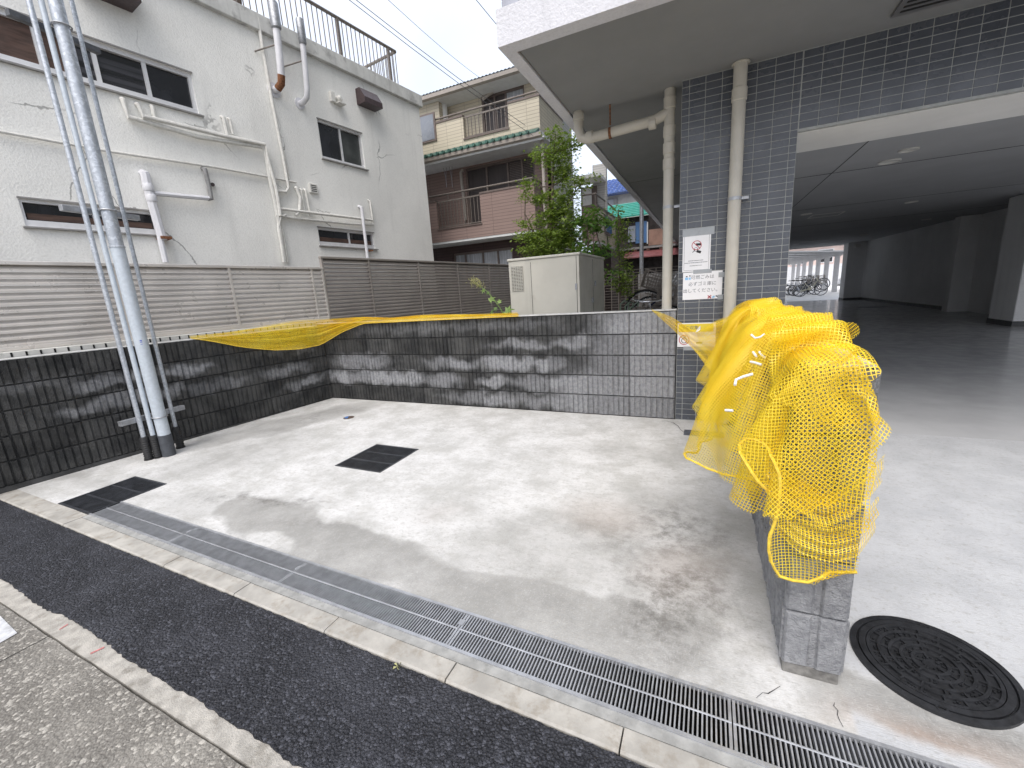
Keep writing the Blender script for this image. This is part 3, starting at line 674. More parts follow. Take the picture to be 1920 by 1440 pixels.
def window(parent, F, r, panes, frame, fw=.035, depth=.07, sill=None, mull=None, name='window'):
    """sliding window: frame bars, one pane per leaf, sill; r=(u0,u1,v0,v1)"""
    u0, u1, v0, v1 = r
    def bar(a0, a1, b0, b1, d0, d1, nm, mt, par):
        P = [F(a,b_,d) for d in (d0,d1) for (a,b_) in ((a0,b0),(a1,b0),(a1,b1),(a0,b1))]
        return MB().add(P, [(0,1,2,3),(4,5,6,7),(0,1,5,4),(1,2,6,5),(2,3,7,6),(3,0,4,7)]).build(nm, mt, par)
    mb = MB()
    def addbar(a0,a1,b0,b1,d0,d1):
        P = [F(a,b_,d) for d in (d0,d1) for (a,b_) in ((a0,b0),(a1,b0),(a1,b1),(a0,b1))]
        mb.add(P, [(0,1,2,3),(4,5,6,7),(0,1,5,4),(1,2,6,5),(2,3,7,6),(3,0,4,7)])
    sl_ = sill if sill else fw
    addbar(u0,u1,v0,v0+sl_,.02,depth+.03); addbar(u0,u1,v1-fw*1.3,v1,.03,depth+.03); addbar(u0,u0+fw,v0+sl_,v1-fw*1.3,.03,depth+.03); addbar(u1-fw,u1,v0+sl_,v1-fw*1.3,.03,depth+.03)
    w = mb.build(name, frame, parent)
    cuts = [u0+fw]+[u0+(u1-u0)*c for c in (mull if mull else [])]+[u1-fw]
    for i in range(len(cuts)-1):
        off = .012*(i % 2)
        bar(cuts[i], cuts[i+1], v0+sl_, v1-fw*1.3, depth+.004+off, depth+.010+off, 'pane', panes[i % len(panes)], w)
        if i: bar(cuts[i]-fw*.55, cuts[i]+fw*.55, v0+sl_, v1-fw*1.3, depth-.03, depth+.003, 'mullion', frame, w)
    return w
window(wb, WF, w1, [M['pane']], M['alu'], .03, sill=.085, mull=[.5])
bx('board', M['wood'], wb, -.105,-.06, w1[0]+.05, w1[1]-.05, w1[2]+.1, w1[2]+(w1[3]-w1[2])*.52)
mu = [ (WL(x,y)[0]-w2[0])/(w2[1]-w2[0]) for x, y in ((66,60),(120,90),(180,110),(277,145)) ]
ww = window(wb, WF, w2, [M['wood'], M['wood'], M['pane_lines'], M['pane_lines'], M['pane']], M['alu'], .045, sill=.085, mull=mu)
window(wb, WF, w3, [M['pane'], glassm('pane_reflect', (.07,.075,.07), .1, .6, 1.2)], M['alu'], .03, sill=.06, mull=[.5])
window(wb, WF, w4, [M['pane'], M['pane']], M['alu'], .03, sill=.085, mull=[.54])
bx('board', M['wood'], wb, -.105,-.06, w4[0]+.05, w4[1]-.05, w4[2]+.1, w4[2]+(w4[3]-w4[2])*.5)
for r in (w1, w2, w3, w4):
    bx('sill_lip', M['alu_dk'], wb, -.02,.05, r[0]-.03, r[1]+.05, r[2]-.022, r[2]-.002)
    bx('drip_head', M['alu_dk'], wb, -.02,.02, r[0]-.01, r[1]+.01, r[3]+.001, r[3]+.02)
def pipe(pts, r, mat, proud=.06, name='pipe', n=8):
    P = []
    for q in pts:
        s, z = WL(q[0], q[1], proud if len(q) < 3 else q[2]); P.append((proud if len(q) < 3 else q[2], s, z))
    return MB().tube(P, r, n).build(name, mat, wb)
wp = M['white_pipe']
# long paired run under the upper window, dropping beside the middle
pipe([(228,185,.0),(230,186),(240,219),(372,257),(492,276),(497,282),(505,330),(520,400),(534,492)], .034, wp, .07)
pipe([(256,196,.0),(259,196),(268,218),(330,233),(420,255),(497,271),(503,300),(517,350),(526,405)], .032, wp, .11)
pipe([(283,199,.0),(286,200),(291,226)], .03, wp, .07); pipe([(415,219,.0),(419,220),(427,258)], .03, wp, .07); pipe([(428,222,.0),(431,224),(437,252)], .02, wp, .09)
pipe([(-20,243),(200,283),(400,313),(500,331),(555,342)], .02, wp, .05)
pipe([(483,33),(494,100),(510,190),(530,290),(541,352),(536,360),(508,357)], .028, wp, .06)
pipe([(533,285),(543,335)], .012, wp, .04)
pipe([(517,404),(560,410),(600,414),(660,420),(700,421)], .026, wp, .07); pipe([(523,391),(600,401),(660,408),(698,413)], .028, wp, .10)
pipe([(553,351,.0),(556,353),(563,370),(562,395),(555,404)], .032, wp, .09); pipe([(562,354,.0),(565,356),(571,394)], .02, wp, .06); pipe([(570,355,.0),(573,357),(582,405)], .024, wp, .07)
pipe([(536,403),(526,407),(522,425),(528,460),(532,492)], .028, wp, .08); pipe([(530,430),(540,492)], .018, wp, .05)
pipe([(690,375,.0),(694,377),(700,421)], .02, wp, .06)
pipe([(673,387,.0),(678,389),(690,490)], .036, M['pvc'], .13, 'drain_pipe')
bx('pipe_clamp', M['rust'], wb, 0,.17, WL(688,471)[0]-.04, WL(688,471)[0]+.04, WL(688,471)[1]-.015, WL(688,471)[1]+.015)
pipe([(268,325,.0),(272,326),(280,362),(305,450)], .06, M['pvc'], .12, 'drain_pipe'); pipe([(300,445),(311,492)], .042, M['pvc'], .12, 'drain_pipe')
for q in ((278,352),(284,372)):
    s, z = WL(*q, .12); MB().lathe([(.066,-.05),(.07,-.04),(.07,.04),(.066,.05)], 14, (.12,s,z)).build('pipe_collar', M['pvc'], wb)
bx('pipe_clamp', M['rust'], wb, 0,.19, WL(303,448)[0]-.07, WL(303,448)[0]+.07, WL(303,448)[1]-.02, WL(303,448)[1]+.02)
pipe([(284,362),(345,368),(392,372)], .036, M['pvc'], .10, 'drain_pipe'); M['pipe_grey'] = simple('pipe_grey', (.25,.25,.25), .6, var=.2, scale=12)
pipe([(380,316,.0),(384,317),(392,350),(396,373),(390,373)], .036, M['pipe_grey'], .10, 'drain_pipe'); pipe([(398,346,.0),(399,346,.14)], .03, M['vent_black'], .1, 'vent_stub')
# flues
def flue(pb, pt, r, rust):
    s, z = WL(*pb, .16); st, zt = WL(*pt, .34)
    f = MB().tube([(.0,s-.03,z-.12),(.12,s-.02,z-.12),(.22,s,z-.06),(.26,s,z+.06),(.30,s,z+.4),(.34,s,zt)], r, 14).build('flue', M['pvc'], wb)
    MB().lathe([(r*2.0,-.012),(r*2.0,.012)], 18, (.012,s-.03,z-.12), 'x').build('wall_plate', M['pvc'], f)
    MB().lathe([(r*1.05,0),(r*1.35,.02),(r*1.35,.4),(r*1.2,.42)], 14, (.34,s,zt-.15)).build('cowl', M['steel_dull'], f)
    if rust: MB().tube([(.12,s-.02,z-.12),(.22,s,z-.06),(.262,s,z+.07)], r*1.04, 14, False).build('rusty_elbow', M['rust'], f)
    for d in (-.28,.22): MB().tube([(.31,s,z+.55),(.01,s+d,z+.42)], .012, 6).build('stay', M['rail'], f)
flue((523,152), (503,30), .062, True); flue((571,178), (569,68), .05, False)
# wall fittings
s, z = WL(696,184,.2); M['vent_brown'] = simple('vent_brown', (.06,.04,.042), .4, var=.2, scale=15)
MB().prism([(0,-.16),(.27,-.16),(.27,-.05),(.13,.16),(0,.16)], 'y', s-.25, s+.25).build('extractor_hood', M['vent_brown'], wb).location = (0,0,z)
s, z = WL(195,-42,.2); MB().prism([(0,-.2),(.36,-.2),(.36,-.06),(.16,.2),(0,.2)], 'y', s-.32, s+.32).build('extractor_hood', M['vent_brown'], wb).location = (0,0,z)
s, z = WL(627,185); bx('junction_box', wp, wb, 0,.07,s-.13,s-.02,z-.1,z+.1,b=.01); MB().lathe([(.06,0),(.06,.1),(.03,.13)], 14, (0,s+.07,z), 'x').build('camera_dome', wp, wb); bx('shelf', wp, wb, 0,.16,s-.02,s+.16,z-.11,z-.09)
s, z = WL(586,354); lv = bx('louvre_vent', wp, wb, 0,.05,s-.09,s+.09,z-.09,z+.09,b=.008)
for k in range(4): bx('slot', M['void'], lv, .045,.053,s-.06,s+.06,z-.06+k*.035,z-.045+k*.035)
# rooftop railing
rt = WL(750,101,-.12)[1]; xr = -.14; s_end = WL(748,150,-.12)[0]
top = MB().tube([(xr,-10,rt),(xr,s_end,rt)], .035, 8); top.tube([(xr,s_end,rt),(xr-5,s_end,rt)], .035, 8)
rl = top.build('roof_railing', M['rail'], wb)
for k in range(9): bx('rail_post', M['rail'], rl, xr-.03, xr+.03, s_end-.25-1.42*k-.03, s_end-.25-1.42*k+.03, zpt, rt-.03)
bm_ = MB().tube([(0,0,zpt+.02),(0,0,rt-.02)], .011, 5).mesh('baluster')
for k in range(100):
    if k % 12 == 2: continue
    link('baluster', bm_, M['rail'], rl, loc=(xr, s_end-.02-.118*k, 0))
for k in range(14): link('baluster', bm_, M['rail'], rl, loc=(xr-.1-.118*k, s_end, 0))
MB().tube([(xr,-10,zpt+.05),(xr,s_end,zpt+.05)], .018, 6).build('bottom_rail', M['rail'], rl)
# dried plant on the roof edge
s, z = WL(462, 22, .0); pl = empty('roof_plant', wall_pt(s, E_+.25, zpt), RL, 'stub of a shaggy palm trunk behind the rooftop railing', 'plant')
M['bark'] = simple('bark', (.13,.10,.08), .9, var=.4, scale=25, bs=.6, bscale=60, bdist=.01)
mb = MB().tube([(0,0,0),(.02,0,.3),(-.02,.02,.8),(0,.03,1.6)], [.07,.08,.075,.07], 10); mb.build('trunk', M['bark'], pl)
mb = MB()
for k in range(60):
    a = random.uniform(0,6.28); z = random.uniform(.05,1.5); c, s_ = math.cos(a), math.sin(a)
    mb.add([(.07*c,.07*s_,z),(.13*c,.13*s_,z+.12),(.07*c-.02*s_,.07*s_+.02*c,z+.06)], [(0,1,2)])
mb.build('husk', M['bark'], pl, 'stuff')
# ================================================================== apartment building (right): pilotis, canopy, drive-through garage
ZS = 2.747                                   # underside of the canopy fascia
CX, CY = -1.258, -1.19                       # canopy corner
XC0, XC1 = -.238, .552                       # tiled column, face at y = 0
ZB = 2.24                                    # underside of the beam over the drive
M['tile'] = simple('grey_glazed_tile', (.080,.088,.104), .30, var=.16, scale=2.2, spec=.5)
M['tile_dk'] = M['tile']
M['grout'] = simple('pale_grout', (.36,.37,.36), .9, var=.1, scale=30)
M['fascia'] = stucco('white_fascia', (.62,.62,.65), 48, .008)
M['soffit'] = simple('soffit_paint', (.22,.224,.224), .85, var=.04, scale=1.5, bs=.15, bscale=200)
M['beige_pipe'] = simple('beige_pvc', (.50,.475,.415), .42, var=.06, scale=8, streak=.15)
M['garage_wall'] = stucco('garage_render', (.90,.895,.88), 70, .004)
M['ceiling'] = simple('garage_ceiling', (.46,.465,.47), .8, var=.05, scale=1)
M['beam_white'] = simple('beam_soffit', (.80,.79,.76), .8, var=.05, scale=2)
M['lamp_glass'] = simple('lamp_glass', (.75,.74,.70), .4, var=.02)
ap = empty('apartment_building', (0,0,0), 0, 'grey tiled apartment building with white edged canopy over a drive-through garage', 'building')
# fascia ring with the soffit recessed behind a shadow gap
f = MB(); lip = .085
f.box(CX, 12, CY, CY+lip*1.3, ZS, ZS+.205); f.box(CX, CX+lip, CY+lip*1.3, 21, ZS, ZS+.205); f.build('fascia', M['fascia'], ap)
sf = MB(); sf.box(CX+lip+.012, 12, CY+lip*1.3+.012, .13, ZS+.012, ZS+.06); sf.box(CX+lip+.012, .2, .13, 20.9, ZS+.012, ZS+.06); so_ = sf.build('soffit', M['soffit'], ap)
bx('soffit_joint', M['void'], so_, CX+lip+.02, XC0-.05, 3.1, 3.106, ZS+.0105, ZS+.013)
gx, gy = on_z(1672, 30, ZS)
gr = MB(); gr.box(gx-.0, gx+.9, gy-.75, gy+.02, ZS-.004, ZS+.011); g_ = gr.build('soffit_vent', simple('vent_frame', (.16,.16,.165), .5, metal=.3), ap)
for k in range(14): bx('vent_slat', M['void'], g_, gx+.03, gx+.87, gy-.72+k*.052, gy-.70+k*.052, ZS-.0065, ZS-.0035)
# upper storeys
up_ = MB(); up_.box(CX+.035, 12, CY+.035, 20.9, ZS+.205, 17); up_.build('upper_storeys', M['grout'], ap)
TW, TH, GJ = .1145, .0500, .0048
tmesh = MB().bbox(.0+GJ/2, TW-GJ/2, -.007, .0, GJ/2, TH-GJ/2, b=.0012).mesh('tile')
# column core
cc = MB(); cc.box(XC0, XC1, -.0045, .8, -.05, ZS+.012); colm = cc.build('column', M['grout'], ap)
# beam over the drive
bc_ = MB(); bc_.box(XC1+.0, 12, -.0045, .62, ZB, ZS+.012); beam = bc_.build('beam', M['grout'], ap)
bx('beam_soffit', M['beam_white'], ap, XC1+.002, 11.9, .03, .615, ZB-.006, ZB-.001)
# tiles: column (7 wide) and beam, rows from the soffit down
cells = []
nrow = int(2.75/TH)
colx = [XC0+.0]+[XC0+.055+TW*k for k in range(7)]
for r in range(nrow):
    z = ZS+.008-TH*(r+1)
    cells.append((XC0-.0, z, .055, colm))
    for k in range(6): cells.append((XC0+.055+TW*k, z, TW, colm))
    xl = XC0+.055+TW*6; cells.append((xl, z, XC1-xl, colm))
nb_ = 10
for r in range(nb_):
    z = ZS+.008-TH*(r+1)
    for k in range(26): cells.append((XC1+.004+TW*k, z, TW, beam))
def screen_area(c):
    x, z, w, _ = c; d = np.array([x+w/2, 0, z+TH/2])-CAM; dep = d@FF
    px = 960+FPX*(d@RR)/dep; py = 720-FPX*(d@UU)/dep
    vis = -30 < px < 1950 and -20 < py < 1460 and not (1280 < px < 1335 and 432 < py < 508) 
    return (w*TH/dep**2)*(1 if vis else 0)
cells = [c for c in cells if c[2] > .02 and c[1] > -.03]
cells.sort(key=screen_area, reverse=True)
for c in cells[:300]:
    o = link('tile', tmesh, M['tile'], c[3], loc=(c[0], 0, c[1]))
    if abs(c[2]-TW) > .002: o.scale = (c[2]/TW, 1, 1)
rest = {colm: MB(), beam: MB()}
for c in cells[300:]: rest[c[3]].bbox(c[0]+GJ/2, c[0]+c[2]-GJ/2, -.007, .0, c[1]+GJ/2, c[1]+TH-GJ/2, b=.0012)
for k, mbb in rest.items():
    if mbb.v: mbb.build('small_tiles', M['tile'], k, 'stuff')
# tiled band above the fascia (only its lower corner shows)
mb = MB()
for r in range(6):
    for k in range(14): mb.bbox(CX+.036+TW*k, CX+.036+TW*k+TW-GJ, CY+.027, CY+.035, ZS+.215+TH*r, ZS+.215+TH*r+TH-GJ, b=.0012)
    for k in range(20): mb.bbox(CX+.027, CX+.035, CY+.04+TW*k, CY+.04+TW*k+TW-GJ, ZS+.215+TH*r, ZS+.215+TH*r+TH-GJ, b=.0012)
mb.build('facade_tiles', simple('light_tile', (.36,.37,.42), .35, var=.12, scale=4), ap, 'stuff')
# garage shell
ZC = 2.44
GWX = 6.05
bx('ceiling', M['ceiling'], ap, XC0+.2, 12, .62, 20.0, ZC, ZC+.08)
bx('ceiling_joint', M['void'], ap, 1.35, 1.358, .7, 19, ZC-.003, ZC-.0005)
for yy in (2.9, 6.2, 9.5): bx('ceiling_joint', M['void'], ap, .2, 6, yy, yy+.008, ZC-.003, ZC-.0005)
gw = MB(); gw.box(GWX, GWX+.2, 11.6, 19.3, -.05, ZC-.002); gw.box(5.85, GWX+.3, 11.3, 11.598, -.05, ZC-.002); gw.box(6.25, 6.4, 7.9, 11.298, -.05, ZC-.002)
gw.build('garage_wall', M['garage_wall'], ap)
bx('garage_wall', M['garage_wall'], ap, XC0+.12, XC0+.25, .801, 20.2, -.05, ZC+.3)
M['plinth'] = simple('plinth', (.10,.10,.10), .6)
bx('plinth', M['plinth'], ap, GWX-.012, GWX+.001, 11.6, 19.3, 0, .1)
bx('pillar', M['garage_wall'], ap, 5.30, 6.0, 7.35, 8.15, -.05, ZC-.002, b=.01); bx('plinth', M['plinth'], ap, 5.288, 6.012, 7.338, 8.162, 0, .1)
bx('pillar', M['garage_wall'], ap, 5.42, GWX-.002, 19.302, 20.0, -.05, ZC-.002, b=.01); bx('plinth', M['plinth'], ap, 5.412, GWX, 19.293, 20.01, 0, .1)
bx('side_wall', M['garage_wall'], ap, 6.01, 12, 7.4, 7.6, -.05, ZC-.002)
bx('lintel', M['beam_white'], ap, XC0+.251, 12, 20.2, 20.5, ZC-.02, ZS)
bx('end_wall', M['garage_wall'], ap, 6.06, 12, 20.05, 20.19, -.05, ZC)
bx('wall_lamp', M['lamp_glass'], ap, 5.62, 5.8, 19.1, 19.3, 2.22, 2.34)
def downlight(px, py, r):
    x, y = on_z(px, py, ZC)
    MB().lathe([(r,0),(r,-.012),(r*.86,-.014),(r*.84,-.003),(.001,-.003)], 24, (x,y,ZC-.001)).build('downlight', M['lamp_glass'], ap)
for q in ((1668,302,.105),(1704,280,.085),(1709,378,.1),(1512,401,.1),(1737,411,.1),(1620,440,.12),(1530,450,.12)): downlight(*q)
x, y = on_z(1548, 403, ZC); mb = MB()
for d in ((-.28,-.28,.28,-.26),(-.28,.26,.28,.28),(-.28,-.26,-.26,.26),(.26,-.26,.28,.26)): mb.box(x+d[0],x+d[2],y+d[1],y+d[3],ZC-.008,ZC-.001)
mb.build('hatch_frame', M['beam_white'], ap)
sheet('garage_floor', [XC1,3,12], [0.0,4,10,20.3], lambda y: 0.0, M['garage_floor']); sheet('side_passage', [CX-.3,XC0], [.13,6,20.3], lambda y: 0.0, M['lot'])
sheet('parking_lot', [-12,3,40], [20.3,40,70], lambda y: -.01, M['lot'])
mhx, mhy = on_z(1635,575,0); o = MB().lathe([(.42,.001),(.42,.006),(.38,.008),(.001,.008)], 30, (mhx,mhy,0)).build('manhole', M['iron']); tag(o, 'round dark manhole lid on the garage floor near the far pillar', 'manhole')
sheet('planting_bed', [-14,CX-.3], [.12,6,20], lambda y: -.02, M['ground'])
sheet('rear_yard', [-60,-14,40], [70,200], lambda y: -.05, M['lot']); sheet('back_lane', [-60,-14], [-2,70], lambda y: -.06, M['lot'])
# downpipes on the column
def dpipe(label_parts, pts, r, bands, sock=()):
    p = MB().tube(pts, r, 20).build('downpipe', M['beige_pipe'], ap)
    for z in bands:
        x, y = pts[-1][0], pts[-1][1]
        MB().lathe([(r+.0015,-.012),(r+.003,-.012),(r+.003,.012),(r+.0015,.012)], 20, (x,y,z)).build('pipe_band', M['steel'], p)
        bx('band_lug', M['steel'], p, x+r, x+r+.05, y+.0, y+.006, z-.01, z+.01)
    for z in sock: MB().lathe([(r,-.045),(r+.006,-.04),(r+.006,.04),(r,.045)], 20, (pts[-1][0],pts[-1][1],z)).build('pipe_socket', M['beige_pipe'], p)
    return p
p2x = .1615
dpipe('', [(p2x,-.062,ZS+.02),(p2x,-.062,.02)], .046, [1.83,.62], [2.55]); MB().lathe([(.06,0),(.06,.008),(.046,.008)], 20, (p2x,-.062,ZS-.0)).build('pipe_collar', M['beige_pipe'], ap)
p1x, p1y = -.335, .10
pp = dpipe('', [(p1x,p1y,ZS+.02),(p1x,p1y,.02)], .042, [1.86,.5], [2.66,2.45,2.32,2.2])
hx, hy = on_z(1095, 225, ZS-.16)
zb2 = ZS-.20
MB().tube([(p1x,p1y,zb2+.045),(p1x-.06,p1y,zb2+.03),(p1x-.12,p1y,zb2+.01),(-1.02,p1y,zb2-.02),(-1.08,p1y,zb2),(-1.10,p1y,zb2+.07),(-1.10,p1y,ZS+.015)], [.042]*7, 18).build('branch_pipe', M['beige_pipe'], ap)
for x in (-.47,-1.0): MB().lathe([(.042,-.03),(.048,-.026),(.048,.026),(.042,.03)], 18, (x,p1y,zb2-.008), 'x').build('pipe_socket', M['beige_pipe'], pp)
MB().lathe([(.042,-.03),(.048,-.026),(.048,.026),(.042,.03)], 18, (-1.10,p1y,ZS-.03)).build('pipe_socket', M['beige_pipe'], pp)
mb = MB().tube([(-.82,p1y,ZS+.01),(-.82,p1y,zb2+.05)], .007, 8); mb.lathe([(.044,-.011),(.046,-.011),(.046,.011),(.044,.011)], 18, (-.82,p1y,zb2-.012), 'x'); mb.build('pipe_hanger', M['rust'], ap)
# ================================================================== notices taped to the column
M['paper'] = simple('paper', (.80,.80,.82), .6, var=.03, scale=6)
M['ink'] = simple('ink', (.03,.03,.035), .7); M['ink_blue'] = simple('ink_blue', (.25,.5,.75), .7); M['ink_red'] = simple('ink_red', (.45,.03,.05), .7); M['ink_grey'] = simple('ink_grey', (.13,.14,.16), .7)
M['yellow_print'] = simple('yellow_print', (.75,.58,.05), .6, var=.04); M['tape'] = simple('tape', (.34,.36,.38), .3, var=.08)
FY = -.0085
def text(body, size, x, z, y, mat, parent, align='CENTER', name='lettering', bold=0.0):
    c = bpy.data.curves.new('t', 'FONT'); c.body = body; c.size = size; c.align_x = align; c.align_y = 'CENTER'; c.offset = bold
    o = bpy.data.objects.new('t', c); COL.objects.link(o)
    bpy.context.view_layer.update(); dg = bpy.context.evaluated_depsgraph_get()
    me = bpy.data.meshes.new_from_object(o.evaluated_get(dg)); bpy.data.objects.remove(o)
    q = link(name, me, mat, parent, loc=(x, y, z), rot=(math.radians(90),0,0)); return q
def ring(mb, x, z, r, w, y, n=28):
    vs = [(x+q*math.cos(2*math.pi*k/n), y, z+q*math.sin(2*math.pi*k/n)) for q in (r-w, r) for k in range(n)]
    mb.add(vs, [(k,(k+1)%n,n+(k+1)%n,n+k) for k in range(n)])
def bar2(mb, x0, z0, x1, z1, w, y):
    d = Vector((x1-x0, z1-z0)); d.normalize(); nx, nz = -d.y*w/2, d.x*w/2
    mb.quad((x0+nx,y,z0+nz),(x1+nx,y,z1+nz),(x1-nx,y,z1-nz),(x0-nx,y,z0-nz))
def paper(x0, x1, z0, z1, label, tapes):
    s = empty('notice', ((x0+x1)/2, FY, z0), 0, label, 'notice')
    w, h = (x1-x0)/2, z1-z0
    bx('sheet', M['paper'], s, -w, w, -.0012, 0, 0, h)
    for t in tapes: bx('tape', M['tape'], s, t[0], t[1], -.0022, -.0014, t[2], t[3])
    return s, w, h
x0, z1 = on_y(1281,435); x1, z0 = on_y(1331,507)
s1, w, h = paper(x0, x1, z0, z1, 'white notice with a red prohibition circle, upper of the notices on the column', [(-.11,.13,.285,.345),(-.02,.12,-.02,.012)])
mb = MB(); 
for a in (((-w+.012),.012,(w-.012),.012),(-w+.012,h-.012,w-.012,h-.012),(-w+.012,.012,-w+.012,h-.012),(w-.012,.012,w-.012,h-.012)): bar2(mb, *a, .002, -.0018)
mb.build('border', M['ink_grey'], s1)
mb = MB(); ring(mb, 0, h*.64, .038, .005, -.0024); bar2(mb, -.025, h*.64+.025, .025, h*.64-.025, .005, -.0024); mb.build('prohibition_sign', M['ink_red'], s1)
mb = MB(); bar2(mb, -.006,h*.66,.036,h*.655,.018,-.0019); bar2(mb,.002,h*.5,.034,h*.46,.02,-.0019); bar2(mb,-.03,h*.47,-.012,h*.53,.005,-.0019); ring(mb,-.005,h*.54,.016,.003,-.0019); mb.build('pictogram', M['ink'], s1)
mb = MB()
for zz, a, c, t in ((.9,-.085,-.03,.004),(.27,-.06,.055,.0055),(.22,-.09,.085,.005),(.145,-.05,.045,.0045)):
    x = a
    while x < c:
        ln = random.uniform(.003,.009); bar2(mb, x, h*zz, min(x+ln,c), h*zz, t, -.0018); x += ln+.002
mb.build('fine_print', M['ink_grey'], s1)
x0, z1 = on_y(1281,512); x1, z0 = on_y(1353,559)
s2, w, h = paper(x0, x1, z0, z1, 'white notice in Japanese about burnable rubbish, lower of the two white notices', [(.12,.16,-.01,.03),(.12,.165,.17,.21)])
for k, t in enumerate(('可燃ごみは','必ずゴミ庫に','出してください。')): text(t, .036, [.0,-.0,-.005][k], h*(.80-.24*k), -.0018, M['ink_grey'], s2)
mb = MB(); bar2(mb,.045,.028,.071,.004,.008,-.0019); bar2(mb,.045,.004,.071,.028,.008,-.0019); mb.build('cross_mark', M['ink_red'], s2)
mb = MB(); bar2(mb,.08,.008,.097,.02,.014,-.0019); bar2(mb,-.135,h-.05,-.11,h-.05,.02,-.0019); bar2(mb,-.105,h-.05,-.09,h-.05,.018,-.0019); mb.build('icon', M['ink_blue'], s2)
mb = MB(); bar2(mb,.105,.022,.135,.012,.01,-.0019); bar2(mb,.118,.006,.128,.012,.006,-.0019); bar2(mb,-.128,h-.032,-.115,h-.032,.009,-.0019); bar2(mb,-.102,h-.028,-.092,h-.028,.009,-.0019); mb.build('icon', M['ink'], s2)
x0, z1 = on_y(1271,606); x1, z0 = on_y(1341,650)
s3, w, h = paper(x0, x1, z0, z1, 'white notice with a yellow header half hidden behind the yellow net', [(-.1,.14,-.03,.004)])
bx('yellow_header', M['yellow_print'], s3, -w+.008, w-.02, -.0022, -.0013, h*.63, h*.96); text('ゴミ収集', .036, -.055, h*.79, -.0027, M['ink_grey'], s3)
mb = MB(); ring(mb, -w+.055, h*.3, .043, .006, -.0024); bar2(mb, -w+.026, h*.3+.03, -w+.084, h*.3-.03, .006, -.0024); mb.build('prohibition_sign', M['ink_red'], s3)
mb = MB(); ring(mb, -w+.055, h*.27, .024, .005, -.0019, 12); bar2(mb, -w+.05, h*.4, -w+.07, h*.44, .007, -.0019); bar2(mb,.0,h*.17,.05,h*.17,.012,-.0019); mb.build('pictogram', M['ink'], s3)
# ================================================================== beige electrical cabinet
M['cabinet'] = simple('cabinet_paint', (.50,.485,.43), .45, var=.05, scale=3, dirt=((.30,.27,.22), 5, .56, .35), streak=.22)
cb = empty('electrical_cabinet', (-1.328, .8, 0), 0, 'large beige metal electrical cabinet behind the back wall', 'cabinet')
cw, cd, ch = .872, 1.26, 1.60
bx('plinth', M['mortar'], cb, -cw+.03, -.03, .03, cd-.03, -.05, .12); bx('body', M['cabinet'], cb, -cw, 0, 0, cd, .12, ch, b=.004)
bx('lid', M['cabinet'], cb, -cw-.012, .014, -.014, cd+.012, ch, ch+.028, b=.006)
bx('door_joint', M['void'], cb, -cw+.285, -cw+.289, -.002, .002, .2, ch-.03); bx('corner_gap', M['void'], cb, -.034, -.029, -.002, .002, .2, ch-.01); bx('side_joint', M['void'], cb, -.002, .002, .62, .625, .2, ch-.02)
bx('handle', M['steel_dull'], cb, 0, .02, .7, .72, 1.25, 1.32, b=.003); bx('handle', M['steel_dull'], cb, 0, .02, .54, .58, 1.05, 1.11, b=.003); bx('hinge', M['steel_dull'], cb, -.05, -.026, -.012, 0, 1.22, 1.29)

M['grille'] = simple('grille_dark', (.10,.10,.095), .6)
gr = bx('vent_grille', M['grille'], cb, -cw+.035, -cw+.185, -.004, .001, 1.25, 1.535)
mb = MB()
for k in range(17): mb.prism([(-.012,0),(0,.010),(0,0)], 'x', -cw+.035, -cw+.185) if False else mb.box(-cw+.035, -cw+.185, -.011, -.004, 1.252+k*.0168, 1.2605+k*.0168)
for k in range(6): mb.box(-cw+.033+k*.0298, -cw+.0365+k*.0298, -.0125, -.0035, 1.25, 1.535)
mb.build('louvres', M['cabinet'], gr)
# ================================================================== three-storey house behind (front parallel to the back wall)
def brick_siding(name, c, c2, bw, bh):
    m, nt, b, o = newmat(name); p = pos(nt)
    sx = N(nt, 'ShaderNodeSeparateXYZ'); nt.links.new(p, sx.inputs[0]); a = mth(nt, 'ADD', sx.outputs[0], sx.outputs[1])
    cbn = N(nt, 'ShaderNodeCombineXYZ'); nt.links.new(a, cbn.inputs[0]); nt.links.new(sx.outputs[2], cbn.inputs[1])
    br = N(nt, 'ShaderNodeTexBrick'); br.offset = 0.0; br.inputs['Scale'].default_value = 1.0; br.inputs['Brick Width'].default_value = bw; br.inputs['Row Height'].default_value = bh; br.inputs['Mortar Size'].default_value = .006; br.inputs['Mortar Smooth'].default_value = .1
    br.inputs['Color1'].default_value = rgb(c); br.inputs['Color2'].default_value = rgb(tuple(v*.93 for v in c)); br.inputs['Mortar'].default_value = rgb(c2)
    nt.links.new(cbn.outputs[0], br.inputs['Vector'])
    col = mix(nt, mth(nt, 'MULTIPLY', ramp(nt, noise(nt, p, 1.2, 5), (.4,.7)), .25), br.outputs['Color'], tuple(v*.75 for v in c))
    nt.links.new(col, b.inputs['Base Color']); b.inputs['Roughness'].default_value = .7
    bump(nt, b, mth(nt, 'SUBTRACT', 1.0, br.outputs['Fac']), .5, .006); return m
M['siding_brown'] = brick_siding('brown_siding', (.30,.215,.19), (.17,.12,.105), .9, .085)
M['siding_dark'] = brick_siding('dark_siding', (.075,.045,.042), (.03,.02,.02), .9, .085)
M['siding_beige'] = brick_siding('beige_siding', (.62,.56,.44), (.36,.31,.25), .5, .085)
M['siding_grey'] = brick_siding('grey_siding', (.56,.55,.53), (.30,.29,.28), .5, .085)
M['trim_brown'] = simple('trim_brown', (.17,.135,.12), .5, metal=.2, var=.1)
M['shutter'] = simple('shutter', (.055,.045,.045), .5, var=.15, scale=2, stretch=(12,1,.3))
M['gutter_beige'] = simple('gutter_beige', (.40,.36,.32), .5, var=.08, scale=4)
